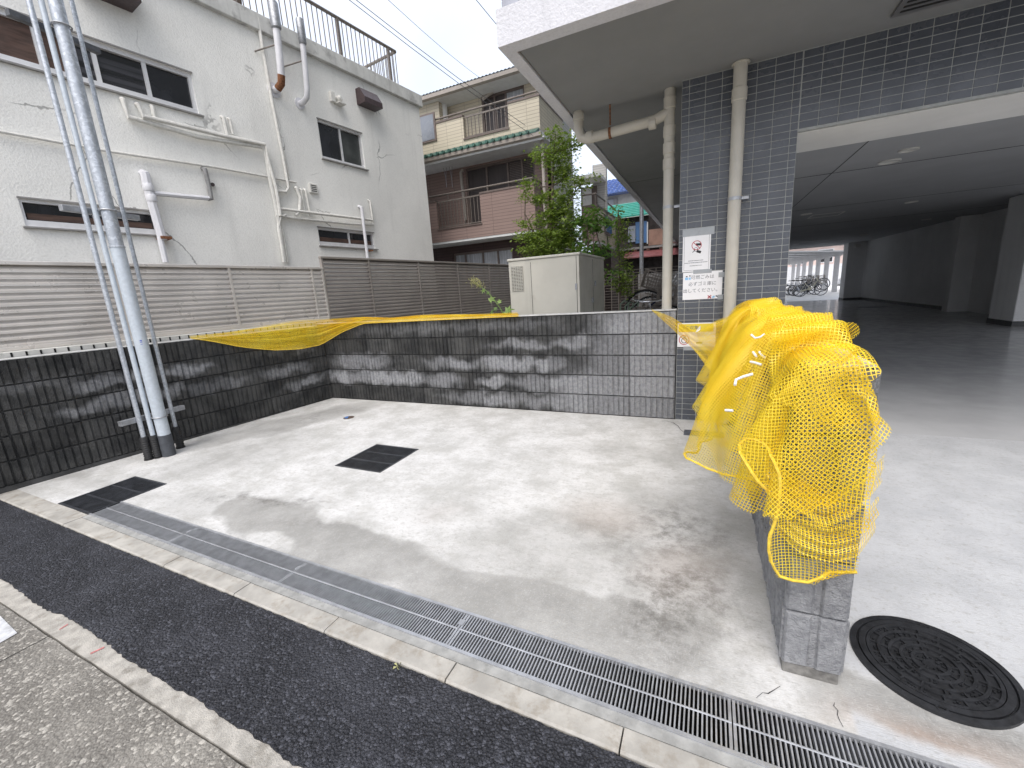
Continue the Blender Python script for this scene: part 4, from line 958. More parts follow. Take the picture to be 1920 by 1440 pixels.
M['soffit_grey'] = simple('soffit_grey', (.70,.72,.72), .8, var=.05)
M['green_tile'] = simple('green_roof_tile', (.05,.13,.105), .45, var=.2, scale=6)
M['grey_roof'] = simple('grey_corrugated_roof', (.22,.24,.23), .5, metal=.2, var=.12, scale=3)
HY, HW = 7.5, 8.3
hs = empty('town_house', (0, 0, 0), 0, 'three storey house with brown and beige balconies beyond the fence', 'house')
HR = on_y(1011,200,HY)[0]; HLx = -10.5
HF = lambda y: (lambda u, v, d: (u, y+d, v))
z2b = on_y(953,437.5,HY)[1]; z2t = on_y(963,352.5,HY)[1]; z3b = on_y(1012,241.7,HY)[1]; z3t = on_y(1010.8,179,HY)[1]; zg = on_y(975,136.7,HY+.15)[1]; zge = on_y(1008,258,HY-.15)[1]
HR2 = on_y(1001,345,HY)[0]
# ground floor
gwin = (on_y(850,480,HW)[0], on_y(962,480,HW)[0], .6, on_y(900,470,HW)[1])
mb = MB(); holed(mb, HLx, HR, -.2, z2b+.1, [gwin], HF(HW), .08); mb.build('ground_floor_wall', M['siding_dark'], hs)
window(hs, HF(HW), gwin, [M['curtain'], M['curtain']], M['trim_brown'], .05, mull=[.2,.5,.75])
# first floor
wwin = (on_y(873,330,HW)[0], on_y(1003,320,HW)[0], z2b+.12, on_y(873,316,HW)[1])
mb = MB(); holed(mb, HLx, HR, z2b, z3b, [wwin], HF(HW), .08); mb.build('first_floor_wall', M['siding_brown'], hs)
w_ = window(hs, HF(HW), wwin, [M['shutter']], M['trim_brown'], .05, mull=[.31,.62,.82])
u0, u1, v0, v1 = wwin
for k in range(26): bx('louvre', M['trim_brown'], w_, u0+(u1-u0)*.64, u1-.06, HW+.05, HW+.07, v1-.12-k*.045, v1-.105-k*.045)
def balcony(z0, z1, xr, mat, o0, o1, ztop, side_to, name):
    """front wall with a barred opening between o0 and o1"""
    oz0 = z0+(z1-z0)*.30 if name == 'lower' else z0+(z1-z0)*.22
    mb = MB()
    for (a, c, e, g) in ((HLx,o0,z0,z1),(o1,xr,z0,z1),(o0,o1,z0,oz0)): mb.box(a,c,HY,HY+.14,e,g)
    mb.box(xr-.14, xr, HY+.14, side_to, z0, z1)
    b = mb.build('balcony_wall', mat, hs)
    cp = MB(); cp.box(HLx,o0,HY-.02,HY+.16,z1,z1+.05); cp.box(o1,xr+.02,HY-.02,HY+.16,z1,z1+.05); cp.box(xr-.16,xr+.02,HY+.16,side_to,z1,z1+.05); cp.box(o0-.02,o1+.02,HY-.03,HY+.15,oz0,oz0+.035); cp.build('balcony_coping', M['trim_brown'], hs)
    rl = MB(); rl.tube([(HLx,HY+.06,ztop),(xr-.05,HY+.06,ztop),(xr-.07,side_to,ztop)], .026, 8); q = rl.build('balcony_rail', M['rail'], hs)
    x = xr-.1
    while x > HLx:
        bx('rail_support', M['rail'], q, x-.012, x+.012, HY+.05, HY+.075, z1, ztop); x -= 1.35
    g = MB(); g.box(o0,o1,HY+.05,HY+.08,z1-.03,z1+.01); g.box(o0,o1,HY+.05,HY+.08,oz0+.07,oz0+.095); gq = g.build('balcony_grille', M['rail'], hs)
    n = int((o1-o0)/.115)
    for k in range(n+1): bx('bar', M['rail'], gq, o0+(o1-o0)*k/n-.008, o0+(o1-o0)*k/n+.008, HY+.055, HY+.075, oz0+.09, z1-.03)
    bx('balcony_floor', M['soffit_grey'], hs, HLx, xr-.01, HY+.01, HW, z0-.06, z0+.06)
balcony(z2b, z2t, HR2, M['siding_brown'], on_y(819,400,HY)[0], on_y(901,390,HY)[0], on_y(963,339,HY)[1], HW, 'lower')
balcony(z3b, z3t, HR, M['siding_beige'], on_y(869,240,HY)[0], on_y(953,220,HY)[0], on_y(960,182,HY)[1], HW+1.2, 'upper')
# upper floor
uw = (on_y(903,200,HW)[0], on_y(984,190,HW)[0], z3b+.1, on_y(903,181,HW)[1])
mb = MB(); holed(mb, HLx, HR-.1, z3b, zg+.1, [uw], HF(HW), .08); mb.build('upper_wall', M['siding_beige'], hs)
window(hs, HF(HW), uw, [M['shutter'], M['shutter'], M['curtain']], M['trim_brown'], .05, mull=[.3,.56])
# left bay of the upper floor stands flush with the balcony front
lb = on_y(815,240,HY)[0]
bw3 = (on_y(770,240,HY)[0], on_y(816,240,HY)[0]-.02, on_y(800,265,HY)[1], on_y(800,218,HY)[1])
M['frosted'] = simple('frosted_pane', (.25,.27,.31), .25, var=.15, scale=1)
mb = MB(); holed(mb, HLx, lb, z3t, zg+.02, [], HF(HY+.32), .06); mb.quad((lb,HY+.32,z3t),(lb,HW,z3t),(lb,HW,zg),(lb,HY+.32,zg)); mb.build('upper_bay', M['siding_beige'], hs)
ubw = bx('bay_window', M['trim_brown'], hs, bw3[0]-.05, bw3[1]+.05, HY-.035, HY-.003, bw3[2]-.05, bw3[3]+.05); bx('pane', M['frosted'], ubw, bw3[0], bw3[1], HY-.042, HY-.034, bw3[2], bw3[3])
# side wall and roofs
mb = MB(); mb.box(HR-.12, HR-.02, HW, 10.5, -.2, zg+.05); mb.build('side_wall', M['siding_grey'], hs)
bx('eave_soffit', M['soffit_grey'], hs, HLx, HR+.15, HY-.15, HW, zge-.02, zge+.02); bx('upper_eave_soffit', M['soffit_grey'], hs, HLx, HR+.4, HY+.15, HW, zg-.0, zg+.04)
def gutter(z, y, xr, nm): MB().prism([(y,z),(y-.1,z+.02),(y-.11,z+.11),(y,z+.11)], 'x', HLx, xr).build(nm, M['gutter_beige'], hs)
gutter(zge-.01, HY-.15, HR+.1, 'gutter'); gutter(zg+.0, HY+.15, HR+.42, 'gutter')
bx('fascia_board', M['soffit_grey'], hs, HLx, HR+.1, HY-.149, HY-.12, zge-.06, zge+.1)
MB().prism([(HY-.27,zge+.1),(HY-.27,zge+.13),(HY+.0,z3b+.04),(HY+.0,z3b-.1)], 'x', HLx, HR-.02).build('skirt_roof', M['green_tile'], hs)
er = MB().lathe([(.042,-.06),(.048,0),(.03,.02),(.001,.02)], 10, axis='y').mesh('eave_tile')
x = HR-.25
while x > -8.5: link('eave_tile', er, M['green_tile'], hs, loc=(x, HY-.27, zge+.135)); x -= .2
rf = MB(); n = 60; A = []; B = []
for k in range(n*2+1):
    x = HLx+(HR+.5-HLx)*k/(2*n); d = .03 if k % 2 else 0; A.append((x,HY+.05,zg+.13+d)); B.append((x,HY+2.4,zg+.95+d))
rf.add(A+B, [(k,k+1,2*n+1+k+1,2*n+1+k) for k in range(2*n)]); rf.build('roof', M['grey_roof'], hs)
bx('roof_gable', M['siding_grey'], hs, HR-.1, HR-.03, HW, 10.4, zg, zg+.5)
def hpipe(pts, yy, r, mat): MB().tube([(on_y(a,b_,yy)[0], yy, on_y(a,b_,yy)[1]) for a, b_ in pts], r, 8).build('downpipe', mat, hs)
hpipe([(868,318),(864,324),(866,345),(870,375),(873,413)], HW-.06, .05, M['gutter_beige']); 
M['white_vinyl'] = simple('white_vinyl', (.72,.72,.70), .5, var=.04)
hpipe([(832,192),(835,226)], HY+.6, .09, M['white_vinyl']); hpipe([(905,186),(915,178),(924,172)], HW-.06, .05, M['gutter_beige'])
for px in (836, 847):
    x, z = on_y(px, 335, HY+.5); mb = MB()
    for d in (-.05,.05): mb.tube([(x+d,HY+.5,zge-.02),(x,HY+.5,z+.0)], .009, 5)
    mb.tube([(x,HY+.5,z),(x,HY+.5,z-.25)], .009, 5); mb.build('pole_hanger', M['steel_dull'], hs)
MB().tube([(HR+.02,HY+.05,z2b),(HR+.02,HY+.05,zge)], .045, 8).build('corner_downpipe', M['gutter_beige'], hs)
# ---------- wing further back with a second brown balcony
Y2 = 11.5
wg = empty('house_wing', (0,0,0), 0, 'rear wing of the house with a brown cornered balcony right of the maple', 'house')
xw = on_y(1119,400,Y2)[0]; zt = on_y(1119,386,Y2)[1]; zbw = on_y(1119,452,Y2)[1]; y3 = on_x(1153.7,430,xw)[0]
mb = MB(); mb.box(HR, xw, Y2, Y2+.14, zbw, zt); mb.build('balcony_wall', M['siding_brown'], wg)
bx('side_wall', M['siding_beige'], wg, xw-.14, xw, Y2+.14, y3, zbw, zt); bx('balcony_coping', M['trim_brown'], wg, HR, xw+.03, Y2-.03, Y2+.17, zt, zt+.06); bx('balcony_coping', M['trim_brown'], wg, xw-.17, xw+.03, Y2+.17, y3, zt, zt+.06)
bx('slab', M['soffit_grey'], wg, HR, xw-.01, Y2+.01, y3, zbw-.08, zbw+.05)
mb = MB().tube([(HR,Y2+.06,zt+.42),(xw-.05,Y2+.06,zt+.42),(xw-.07,y3,zt+.42)], .03, 8); rq = mb.build('balcony_rail', M['rail'], wg)
for y in np.linspace(Y2+.1, y3-.1, 3): bx('rail_support', M['rail'], rq, xw-.085, xw-.055, y-.015, y+.015, zt+.05, zt+.42)
ya, yb = Y2+(y3-Y2)*.35, Y2+(y3-Y2)*.75; gq = bx('side_window', M['trim_brown'], wg, xw, xw+.03, ya, yb, zbw+.35, zt-.12); bx('pane', M['pane'], gq, xw+.029, xw+.036, ya+.08, yb-.08, zbw+.45, zt-.2)
Y4 = Y2+1.6
bx('back_wall', M['siding_grey'], wg, HR, xw+.0, Y4, Y4+.2, zbw, zt+1.75)
dw = bx('patio_door', M['trim_brown'], wg, on_y(1090,370,Y4)[0], on_y(1120,370,Y4)[0], Y4-.04, Y4, zbw+.2, on_y(1095,352,Y4)[1]); bx('curtain', M['white_vinyl'], dw, on_y(1093,370,Y4)[0], on_y(1110,370,Y4)[0], Y4-.06, Y4-.035, zbw+.3, on_y(1095,354,Y4)[1])
zc_ = on_y(1085,338,Y4-.9)[1]; MB().prism([(on_y(1062,338,Y4-.9)[0],zc_),(on_y(1126,348,Y4-.9)[0],zc_),(on_y(1126,348,Y4-.9)[0],zc_+.12),(on_y(1062,338,Y4-.9)[0],zc_+.12)], 'y', Y4-1.0, Y4).build('awning', M['white_vinyl'], wg)
bx('ground_wall', M['siding_dark'], wg, HR, xw-.2, Y4-.3, y3, -.2, zbw-.08)
# ---------- houses in the distance, seen between the wing and the canopy
M['blue_tile'] = simple('blue_roof_tile', (.09,.16,.42), .3, var=.3, scale=9)
M['teal_roof'] = simple('teal_roof', (.02,.30,.22), .45, var=.12, scale=4)
M['dark_wood'] = simple('dark_wood', (.035,.028,.026), .8, var=.4, scale=6); M['blue_door'] = simple('blue_door', (.07,.16,.33), .5, var=.15, scale=2, stretch=(9,9,.3))
M['salmon'] = simple('salmon_render', (.36,.22,.17), .85, var=.2, scale=2.5); M['red_roof'] = simple('red_tin_roof', (.27,.09,.09), .6, var=.15, scale=5)
Y5 = 22.0
def xz(px, py, y): return on_y(px, py, y)
h2 = empty('blue_roof_house', (0,0,0), 0, 'distant white house with a blue tiled roof above the teal roof', 'house')
(xa, za), (xb, zb_) = xz(1118,372,Y5), xz(1215,365,Y5)
mb = MB(); mb.box(xa, xa+9, Y5, Y5+7, -.2, za+.05); mb.build('wall', M['cream_wall'], h2)
rz = xz(1140,340,Y5+3)[1]
rows = MB(); R_ = 26
for j in range(9):
    t0, t1 = j/9, (j+1)/9
    y0_, y1_ = Y5-.7+3.6*t0, Y5-.7+3.6*t1; z0_, z1_ = za+.0+(rz-za)*t0, za+(rz-za)*t1
    for k in range(40):
        xk = xa-.7+k*.27
        rows.add([(xk,y0_,z0_+.06),(xk+.09,y0_,z0_+.14),(xk+.2,y0_,z0_+.12),(xk+.27,y0_,z0_+.05),(xk+.27,y1_,z1_+.02),(xk,y1_,z1_+.03)], [(0,1,5),(1,2,4,5),(2,3,4),(0,3,2,1)])
rows.build('roof_tiles', M['blue_tile'], h2, 'stuff')
MB().prism([(Y5-.7,za),(Y5-.7,za+.05),(Y5+2.9,rz),(Y5+6.5,za),],'x', xa-.7, xa+9.5).build('roof', M['blue_tile'], h2)
wn = bx('window', M['alu_dk'], h2, xz(1126,385,Y5)[0], xz(1158,385,Y5)[0], Y5-.05, Y5, xz(1140,392,Y5)[1]-.6, xz(1140,373,Y5)[1]); bx('pane', M['curtain'], wn, xz(1128,385,Y5)[0], xz(1151,385,Y5)[0], Y5-.07, Y5-.045, xz(1140,392,Y5)[1]-.5, xz(1140,376,Y5)[1])
MB().tube([(xa+.9,Y5+2.9,rz),(xa+.9,Y5+2.9,rz+2.2)], .03, 5).build('aerial_mast', M['rail'], h2)
mb = MB(); 
for k in range(5): mb.tube([(xa+.5+.0*k,Y5+2.9,rz+1.1+k*.22),(xa+1.3,Y5+2.9,rz+1.25+k*.22)], .012, 4)
mb.build('aerial', M['rail'], h2)
Y6 = 17.0
h3 = empty('green_roof_shed', (0,0,0), 0, 'dark wooden outbuilding with a bright teal green roof', 'shed')
(xa, ze), (xb, _) = xz(1150,409,Y6), xz(1235,400,Y6); zr = xz(1140,384,Y6+1.5)[1]
mb = MB(); mb.box(xa-.6, xa+5, Y6+.3, Y6+3, -.2, ze-.02); mb.build('wall', M['dark_wood'], h3)
rr_ = MB()
for k in range(8):
    t0, t1 = k/8, (k+1)/8; rr_.add([(xa-1,Y6+1.8*t0,ze+(zr-ze)*t0+.03),(xa+6,Y6+1.8*t0,ze+(zr-ze)*t0+.03),(xa+6,Y6+1.8*t1,ze+(zr-ze)*t1),(xa-1,Y6+1.8*t1,ze+(zr-ze)*t1),(xa-1,Y6+1.8*t0,ze+(zr-ze)*t0-.04),(xa+6,Y6+1.8*t0,ze+(zr-ze)*t0-.04)], [(0,1,2,3),(4,5,1,0)])
rr_.build('roof', M['teal_roof'], h3)
bx('door', M['blue_door'], h3, xz(1192,430,Y6+.3)[0], xz(1213,430,Y6+.3)[0], Y6+.24, Y6+.3, xz(1200,456,Y6+.3)[1], xz(1200,416,Y6+.3)[1]); bx('door', M['frosted'], h3, xz(1178,430,Y6+.3)[0], xz(1192,430,Y6+.3)[0]-.01, Y6+.24, Y6+.3, xz(1185,454,Y6+.3)[1], xz(1185,424,Y6+.3)[1])
bx('trim', M['white_vinyl'], h3, xz(1213,430,Y6+.2)[0], xz(1215,430,Y6+.2)[0], Y6+.18, Y6+.24, xz(1214,457,Y6+.2)[1], xz(1214,416,Y6+.2)[1])
h4 = empty('salmon_shed', (0,0,0), 0, 'salmon rendered shed with a rusty red tin roof behind the bicycles', 'shed')
Y7 = 14.5
bx('wall', M['salmon'], h4, xz(1216,440,Y7)[0], xz(1290,440,Y7)[0], Y7, Y7+2, xz(1240,458,Y7)[1], xz(1240,428,Y7)[1]); bx('upper_wall', M['dark_wood'], h4, xz(1216,410,Y7)[0], xz(1290,410,Y7)[0], Y7+.01, Y7+2, xz(1240,428,Y7)[1], xz(1240,400,Y7)[1])
bx('lower_wall', M['dark_wood'], h4, xz(1165,470,Y7)[0], xz(1290,470,Y7)[0], Y7+.05, Y7+2, -.2, xz(1240,461,Y7)[1])
(xa, za), (xb, zb_) = xz(1168,484,Y7-.6), xz(1250,476,Y7-.6); MB().add([(xa,Y7-.6,za),(xb+.8,Y7-.6,za-.02),(xb+.8,Y7+.1,za+.28),(xa,Y7+.1,za+.28),(xa,Y7-.6,za-.04),(xb+.8,Y7-.6,za-.06)], [(0,1,2,3),(0,1,5,4)]).build('roof', M['red_roof'], h4)
for t in (.2,.5,.8): bx('stud', M['salmon'], h4, xa+(xb-xa)*t, xa+(xb-xa)*t+.12, Y7+.0, Y7+.05, za+.25, xz(1240,461,Y7)[1])
bx('beam', M['alu_dk'], h4, xz(1160,455,Y7)[0], xz(1290,468,Y7)[0], Y7-.06, Y7+.0, xz(1240,463,Y7)[1], xz(1240,459,Y7)[1])
Y8 = 9.0
po = MB().tube([(xz(1203,440,Y8)[0],Y8,-.05),(xz(1203,440,Y8)[0],Y8,5.6)], .055, 12).build('lamp_post', M['steel_dull']); tag(po, 'grey steel post standing in front of the teal roofed outbuilding', 'post')
# mesh fence with white boards behind the bicycles
Y9 = 6.2
fx0, fx1 = xz(1120,520,Y9)[0], xz(1290,520,Y9)[0]; fzt = xz(1220,503,Y9)[1]
wf = empty('wire_fence', (0,0,0), 0, 'dark wire mesh fence in front of pale boards behind the bicycles', 'fence')
mb = MB()
for k in range(24): mb.box(fx0, fx1, Y9-.004, Y9+.004, .1+k*(fzt-.1)/23-.005, .1+k*(fzt-.1)/23+.005)
for k in range(13): mb.box(fx0+(fx1-fx0)*k/12-.008, fx0+(fx1-fx0)*k/12+.008, Y9-.02, Y9-.004, 0, fzt)
mb.build('wire_mesh', M['rail'], wf, 'stuff')
bx('board', M['alu_dk'], wf, fx0+.9, fx1, Y9+.25, Y9+.28, .1, fzt-.1)
# ================================================================== trees
def leaf_mat(name, c1, c2):
    m, nt, b, o = newmat(name); g = N(nt, 'ShaderNodeNewGeometry'); 
    n = noise(nt, g.outputs['Position'], 9, 3); v = mth(nt, 'ADD', mth(nt, 'MULTIPLY', n, .6), mth(nt, 'MULTIPLY', g.outputs['Random Per Island'], .5))
    col = mix(nt, ramp(nt, v, (.3,.8)), c1, c2); nt.links.new(col, b.inputs['Base Color']); b.inputs['Roughness'].default_value = .5
    t = N(nt, 'ShaderNodeBsdfTranslucent'); nt.links.new(mix(nt, .5, col, (.35,.5,.05)), t.inputs[0]); ms = N(nt, 'ShaderNodeMixShader'); ms.inputs[0].default_value = .38
    nt.links.new(b.outputs[0], ms.inputs[1]); nt.links.new(t.outputs[0], ms.inputs[2]); nt.links.new(ms.outputs[0], o.inputs[0]); return m
M['maple'] = leaf_mat('maple_leaf', (.085,.14,.022), (.27,.37,.065)); M['broad'] = leaf_mat('broad_leaf', (.03,.085,.02), (.12,.25,.05)); M['herb'] = leaf_mat('herb_leaf', (.10,.19,.05), (.24,.36,.10))
def leaf(mb, c, size, nrm, rot, kind):
    z = Vector(nrm).normalized(); x = z.orthogonal().normalized(); y = z.cross(x); ca, sa = math.cos(rot), math.sin(rot); x, y = x*ca+y*sa, y*ca-x*sa
    c = Vector(c)
    if kind == 'maple':
        pts = [(0,-.35)]; 
        for a, r in ((-150,.35),(-115,.62),(-85,.3),(-55,.85),(-28,.36),(0,1.0),(28,.36),(55,.85),(85,.3),(115,.62),(150,.35)):
            t = math.radians(a); pts.append((r*math.sin(t), r*math.cos(t)))
        n = len(pts); mb.add([c+(x*p[0]+y*p[1]-z*(.25*(p[0]**2+p[1]**2)))*size for p in [(0,0)]+pts], [(0,k+1,(k+1)%n+1) for k in range(n)])
    else:
        pts = [(0,-1),(.28,-.45),(.36,.1),(.2,.6),(0,1),(-.2,.6),(-.36,.1),(-.28,-.45)]
        mb.add([c+(x*p[0]+y*p[1]-z*(.3*p[1]*p[1]-.25*abs(p[0])))*size for p in pts], [(0,1,2,3,4),(0,4,5,6,7)])
def tree(name, label, base, lobes, trunk, nl, size, kind, mat, seed, cat='tree'):
    r = random.Random(seed); t = empty(name, base, 0, label, cat)
    mb = MB()
    for pts, rad in trunk: mb.tube(pts, rad, 8)
    for (c, rx, ry, rz) in lobes:
        # twigs fan out inside every lobe
        p0 = min((q for pts, _ in trunk for q in pts), key=lambda q: (Vector(q)-Vector(c)).length)
        mb.tube([p0, ((p0[0]+c[0])/2, (p0[1]+c[1])/2, (p0[2]+c[2])/2-.03), c], [.012,.009,.005], 5)
    mb.build('trunk', M['bark'], t)
    tot = sum(l[1]*l[2]*l[3] for l in lobes)**1.0; cm = MB()
    for (c, rx, ry, rz) in lobes:
        n = max(8, int(nl*rx*ry*rz/tot)); spr = [(r.gauss(0,1), r.gauss(0,1), r.gauss(0,1)) for _ in range(max(3, n//14))]
        for s in spr:
            L = math.sqrt(sum(q*q for q in s))+1e-6; k = r.random()**.4; cc_ = (c[0]+rx*s[0]/L*k, c[1]+ry*s[1]/L*k, c[2]+rz*s[2]/L*k)
            for _ in range(14):
                q = (cc_[0]+r.gauss(0,size*1.7), cc_[1]+r.gauss(0,size*1.7), cc_[2]+r.gauss(0,size*.7)-size*.5*r.random())
                leaf(cm, q, size*r.uniform(.6,1.2), (r.gauss(0,.45)+s[0]*.25, r.gauss(0,.45)+s[1]*.25, 1), r.uniform(0,6.28), kind)
    cm.build('crown', mat, t); return t
YT = 3.0
def lob(px, py, rx, rz, y=YT, ry=None):
    x, z = on_y(px, py, y); k = (y+3.95)/FPX*1.06; return ((x,y,z), rx*k, (ry or rx*.8)*k, rz*k)
bxm = on_y(1035, 480, YT)[0]
def rel(lobes, base): return [((l[0][0]-base[0], l[0][1]-base[1], l[0][2]-base[2]),)+l[1:] for l in lobes]
base = (bxm, YT, -.02)
L1 = [lob(*q) for q in ((1042,250,16,18),(1060,262,22,16),(1080,270,16,14),(1020,285,26,14),(1050,290,28,20),(1045,320,24,22),(1065,325,18,18),(990,345,20,12),(985,360,16,16),(1010,370,22,14),(1095,335,22,9),(1080,350,22,12),(1045,370,30,20),(1060,395,30,22),(1030,410,32,20),(1070,420,28,20),(985,415,18,10),(990,425,14,12),(1000,445,34,12),(1030,450,46,22),(1065,450,34,24),(1010,470,40,14),(975,440,14,6),(1050,475,40,16),(1090,455,16,16))]
T1 = [([(0,0,0),(.02,0,.9),(.04,.02,1.6),(.0,0,2.2),(.06,0,2.9),(.10,0,3.4)], [.045,.04,.035,.028,.02,.01]), ([(.04,.02,1.5),(-.15,0,1.9),(-.35,.05,2.3),(-.45,0,2.55)], [.02,.017,.012,.006]), ([(.02,0,2.2),(.2,0,2.45),(.42,0,2.75)], [.018,.014,.006]), ([(.03,0,1.4),(-.3,0,1.62),(-.5,0,1.75)], [.02,.014,.006])]
tree('maple_tree', 'young green maple growing behind the beige cabinet', base, rel(L1, base), T1, 11500, .037, 'maple', M['maple'], 11)
Y10 = 2.6
b2 = (on_y(1102,470,Y10)[0], Y10, -.02)
L2 = [lob(*q, Y10) for q in ((1100,410,14,10),(1115,405,16,10),(1125,420,14,12),(1090,425,12,10),(1110,425,14,8),(1113,462,16,12),(1130,472,14,10),(1105,470,12,10),(1138,510,14,8))]
hgt = on_y(1102,415,Y10)[1]
tree('broadleaf_shrub', 'tall shrub with large glossy leaves right of the maple', b2, rel(L2, b2), [([(0,0,0),(.0,0,hgt*.5),(-.0,0,hgt)], [.02,.015,.01]), ([(.02,0,.3),(.08,0,hgt*.6),(.1,0,hgt)], [.015,.012,.006])], 520, .052, 'broad', M['broad'], 12, 'shrub')
Y11 = 2.9
b3 = (on_y(1160,520,Y11)[0], Y11, -.02)
L3 = [lob(*q, Y11) for q in ((1160,392,6,8),(1165,405,10,12),(1168,425,14,14),(1172,440,16,10),(1162,450,12,10),(1170,468,16,14),(1160,480,12,10),(1165,505,16,14),(1175,520,16,16),(1160,535,16,14),(1172,545,14,12),(1150,530,12,10))]
hgt = on_y(1160,400,Y11)[1]
tree('slender_sapling', 'slender sapling with small leaves left of the bicycles', b3, rel(L3, b3), [([(0,0,0),(.02,0,hgt*.5),(.0,0,hgt)], [.016,.012,.006])], 1900, .03, 'maple', M['maple'], 13)
# weed with lobed leaves behind the back wall
Y12 = .35
b4 = (on_y(938,590,Y12)[0], Y12, .0)
t = empty('tall_weed', b4, 0, 'single tall weed with lobed leaves rising above the back wall', 'weed')
pth = [on_y(*q, Y12) for q in ((946,592),(938,578),(925,560),(912,545),(900,537),(886,525))]
P = [(0,0,.6)]+[(q[0]-b4[0], 0, q[1]) for q in pth]
MB().tube([(0,0,0)]+P, [.008,.008,.007,.006,.005,.004,.003,.002], 6).build('stem', M['herb'], t)
mb = MB(); r = random.Random(4)
for (a, bq), sz in (((953,581),.085),((938,566),.05),((918,562),.07),((921,586),.05),((930,578),.045),((905,544),.05),((914,549),.04),((946,588),.07),((898,536),.035)):
    x, z = on_y(a, bq, Y12); leaf(mb, (x-b4[0], r.uniform(-.03,.03), z), sz, (r.gauss(0,.4),-1,.5), r.uniform(0,6.28), 'maple')
mb.build('leaves', M['herb'], t)
mb = MB()
for k in range(130):
    q = r.random(); i = q*1.4; x, z = on_y(884+i*14+r.gauss(0,5), 524+i*9+r.gauss(0,4), Y12); leaf(mb, (x-b4[0], r.uniform(-.03,.03), z), .012, (r.gauss(0,1),-1,.5), r.uniform(0,6), 'broad')
mb.build('flower_head', leaf_mat('weed_flower', (.35,.33,.16), (.55,.5,.28)), t)
# overhead cables
M['cable'] = simple('cable', (.16,.16,.17), .7)
for k, ((a, b_), (c, d)) in enumerate((((655,0),(1000,255)), ((668,0),(985,235)), ((728,0),(905,150)), ((893,0),(1180,340)))):
    ya, yb = 2.5, [HY-.6, HY-.7, HY-.5, 13][k]
    A_ = on_y(a, b_, ya); B_ = on_y(c, d, yb); d_ = np.array([A_[0]-B_[0], ya-yb, A_[1]-B_[1]]); 
    pts = [(B_[0]+d_[0]*q, yb+d_[1]*q, B_[1]+d_[2]*q-.05*math.sin(math.pi*min(q,1))) for q in (0,.25,.5,.75,1,1.6)]
    o = MB().tube(pts, [.006,.006,.004,.005][k], 5).build('overhead_cable', M['cable']); tag(o, ['lowest of the paired overhead cables crossing the sky','upper of the paired overhead cables crossing the sky','single thin overhead cable right of the pair','overhead cable passing close to the canopy corner'][k], 'cable', 'overhead cables')
# ================================================================== yellow rubbish nets
def net_mat():
    m, nt, b, o = newmat('yellow_net'); nt.nodes.remove(b)
    uv = N(nt, 'ShaderNodeUVMap'); uv.uv_map = 'UVMap'
    sx = N(nt, 'ShaderNodeSeparateXYZ'); nt.links.new(warp(nt, uv.outputs[0], 14, .004, 2), sx.inputs[0])
    cell, thr = .0098, .205
    ln = None
    for k in (0, 1):
        fr = mth(nt, 'FRACT', mth(nt, 'DIVIDE', sx.outputs[k], cell)); d = mth(nt, 'ABSOLUTE', mth(nt, 'SUBTRACT', fr, .5))
        s = ramp(nt, d, (.5-thr*.5-.03, .5-thr*.5+.03)); ln = s if ln is None else mth(nt, 'MAXIMUM', ln, s)
    p = pos(nt); n = noise(nt, p, 5, 4)
    col = mix(nt, ramp(nt, n, (.3,.7)), (.92,.64,.02), (.99,.78,.06))
    df = N(nt, 'ShaderNodeBsdfDiffuse'); nt.links.new(col, df.inputs[0]); tr_ = N(nt, 'ShaderNodeBsdfTranslucent'); nt.links.new(col, tr_.inputs[0])
    gl = N(nt, 'ShaderNodeBsdfGlossy'); gl.inputs['Roughness'].default_value = .35; gl.inputs[0].default_value = (1,.95,.8,1)
    m1 = N(nt, 'ShaderNodeMixShader'); m1.inputs[0].default_value = .33; nt.links.new(df.outputs[0], m1.inputs[1]); nt.links.new(tr_.outputs[0], m1.inputs[2])
    m2 = N(nt, 'ShaderNodeMixShader'); m2.inputs[0].default_value = .04; nt.links.new(m1.outputs[0], m2.inputs[1]); nt.links.new(gl.outputs[0], m2.inputs[2])
    tp = N(nt, 'ShaderNodeBsdfTransparent'); m3 = N(nt, 'ShaderNodeMixShader'); nt.links.new(ln, m3.inputs[0]); nt.links.new(tp.outputs[0], m3.inputs[1]); nt.links.new(m2.outputs[0], m3.inputs[2])
    nt.links.new(m3.outputs[0], o.inputs[0]); return m
M['net'] = net_mat(); M['rope'] = simple('yellow_rope', (.80,.56,.06), .8, var=.2, scale=60); M['tie'] = simple('white_tie', (.80,.79,.76), .5)
NET_IDS = {}
def grid_obj(name, P, UV, mat, parent, sub=1, keep=None):
    nv, nu = P.shape[:2]; vs = P.reshape(-1,3).tolist(); fs = [(j*nu+i, j*nu+i+1, (j+1)*nu+i+1, (j+1)*nu+i) for j in range(nv-1) for i in range(nu-1) if keep is None or all(keep(UV[q,p_,0], UV[q,p_,1]) for q, p_ in ((j,i),(j,i+1),(j+1,i),(j+1,i+1)))]
    used = sorted({i for f in fs for i in f}); mp = {k: i for i, k in enumerate(used)}; vs = [vs[k] for k in used]; fs = [tuple(mp[i] for i in f) for f in fs]; UV = UV.reshape(-1,2)[used]
    me = bpy.data.meshes.new(name); me.from_pydata(vs, [], fs); me.polygons.foreach_set('use_smooth', [True]*len(fs))
    ul = me.uv_layers.new(name='UVMap'); idx = np.empty(len(me.loops), int); me.loops.foreach_get('vertex_index', idx)
    ul.data.foreach_set('uv', UV.reshape(-1,2)[idx].astype(np.float32).ravel()); me.update(); me['ss'] = 1
    o = link(name, me, mat, parent); NET_IDS[o.name] = used
    if sub:
        s = o.modifiers.new('s', 'SUBSURF'); s.levels = sub; s.render_levels = sub
    return o
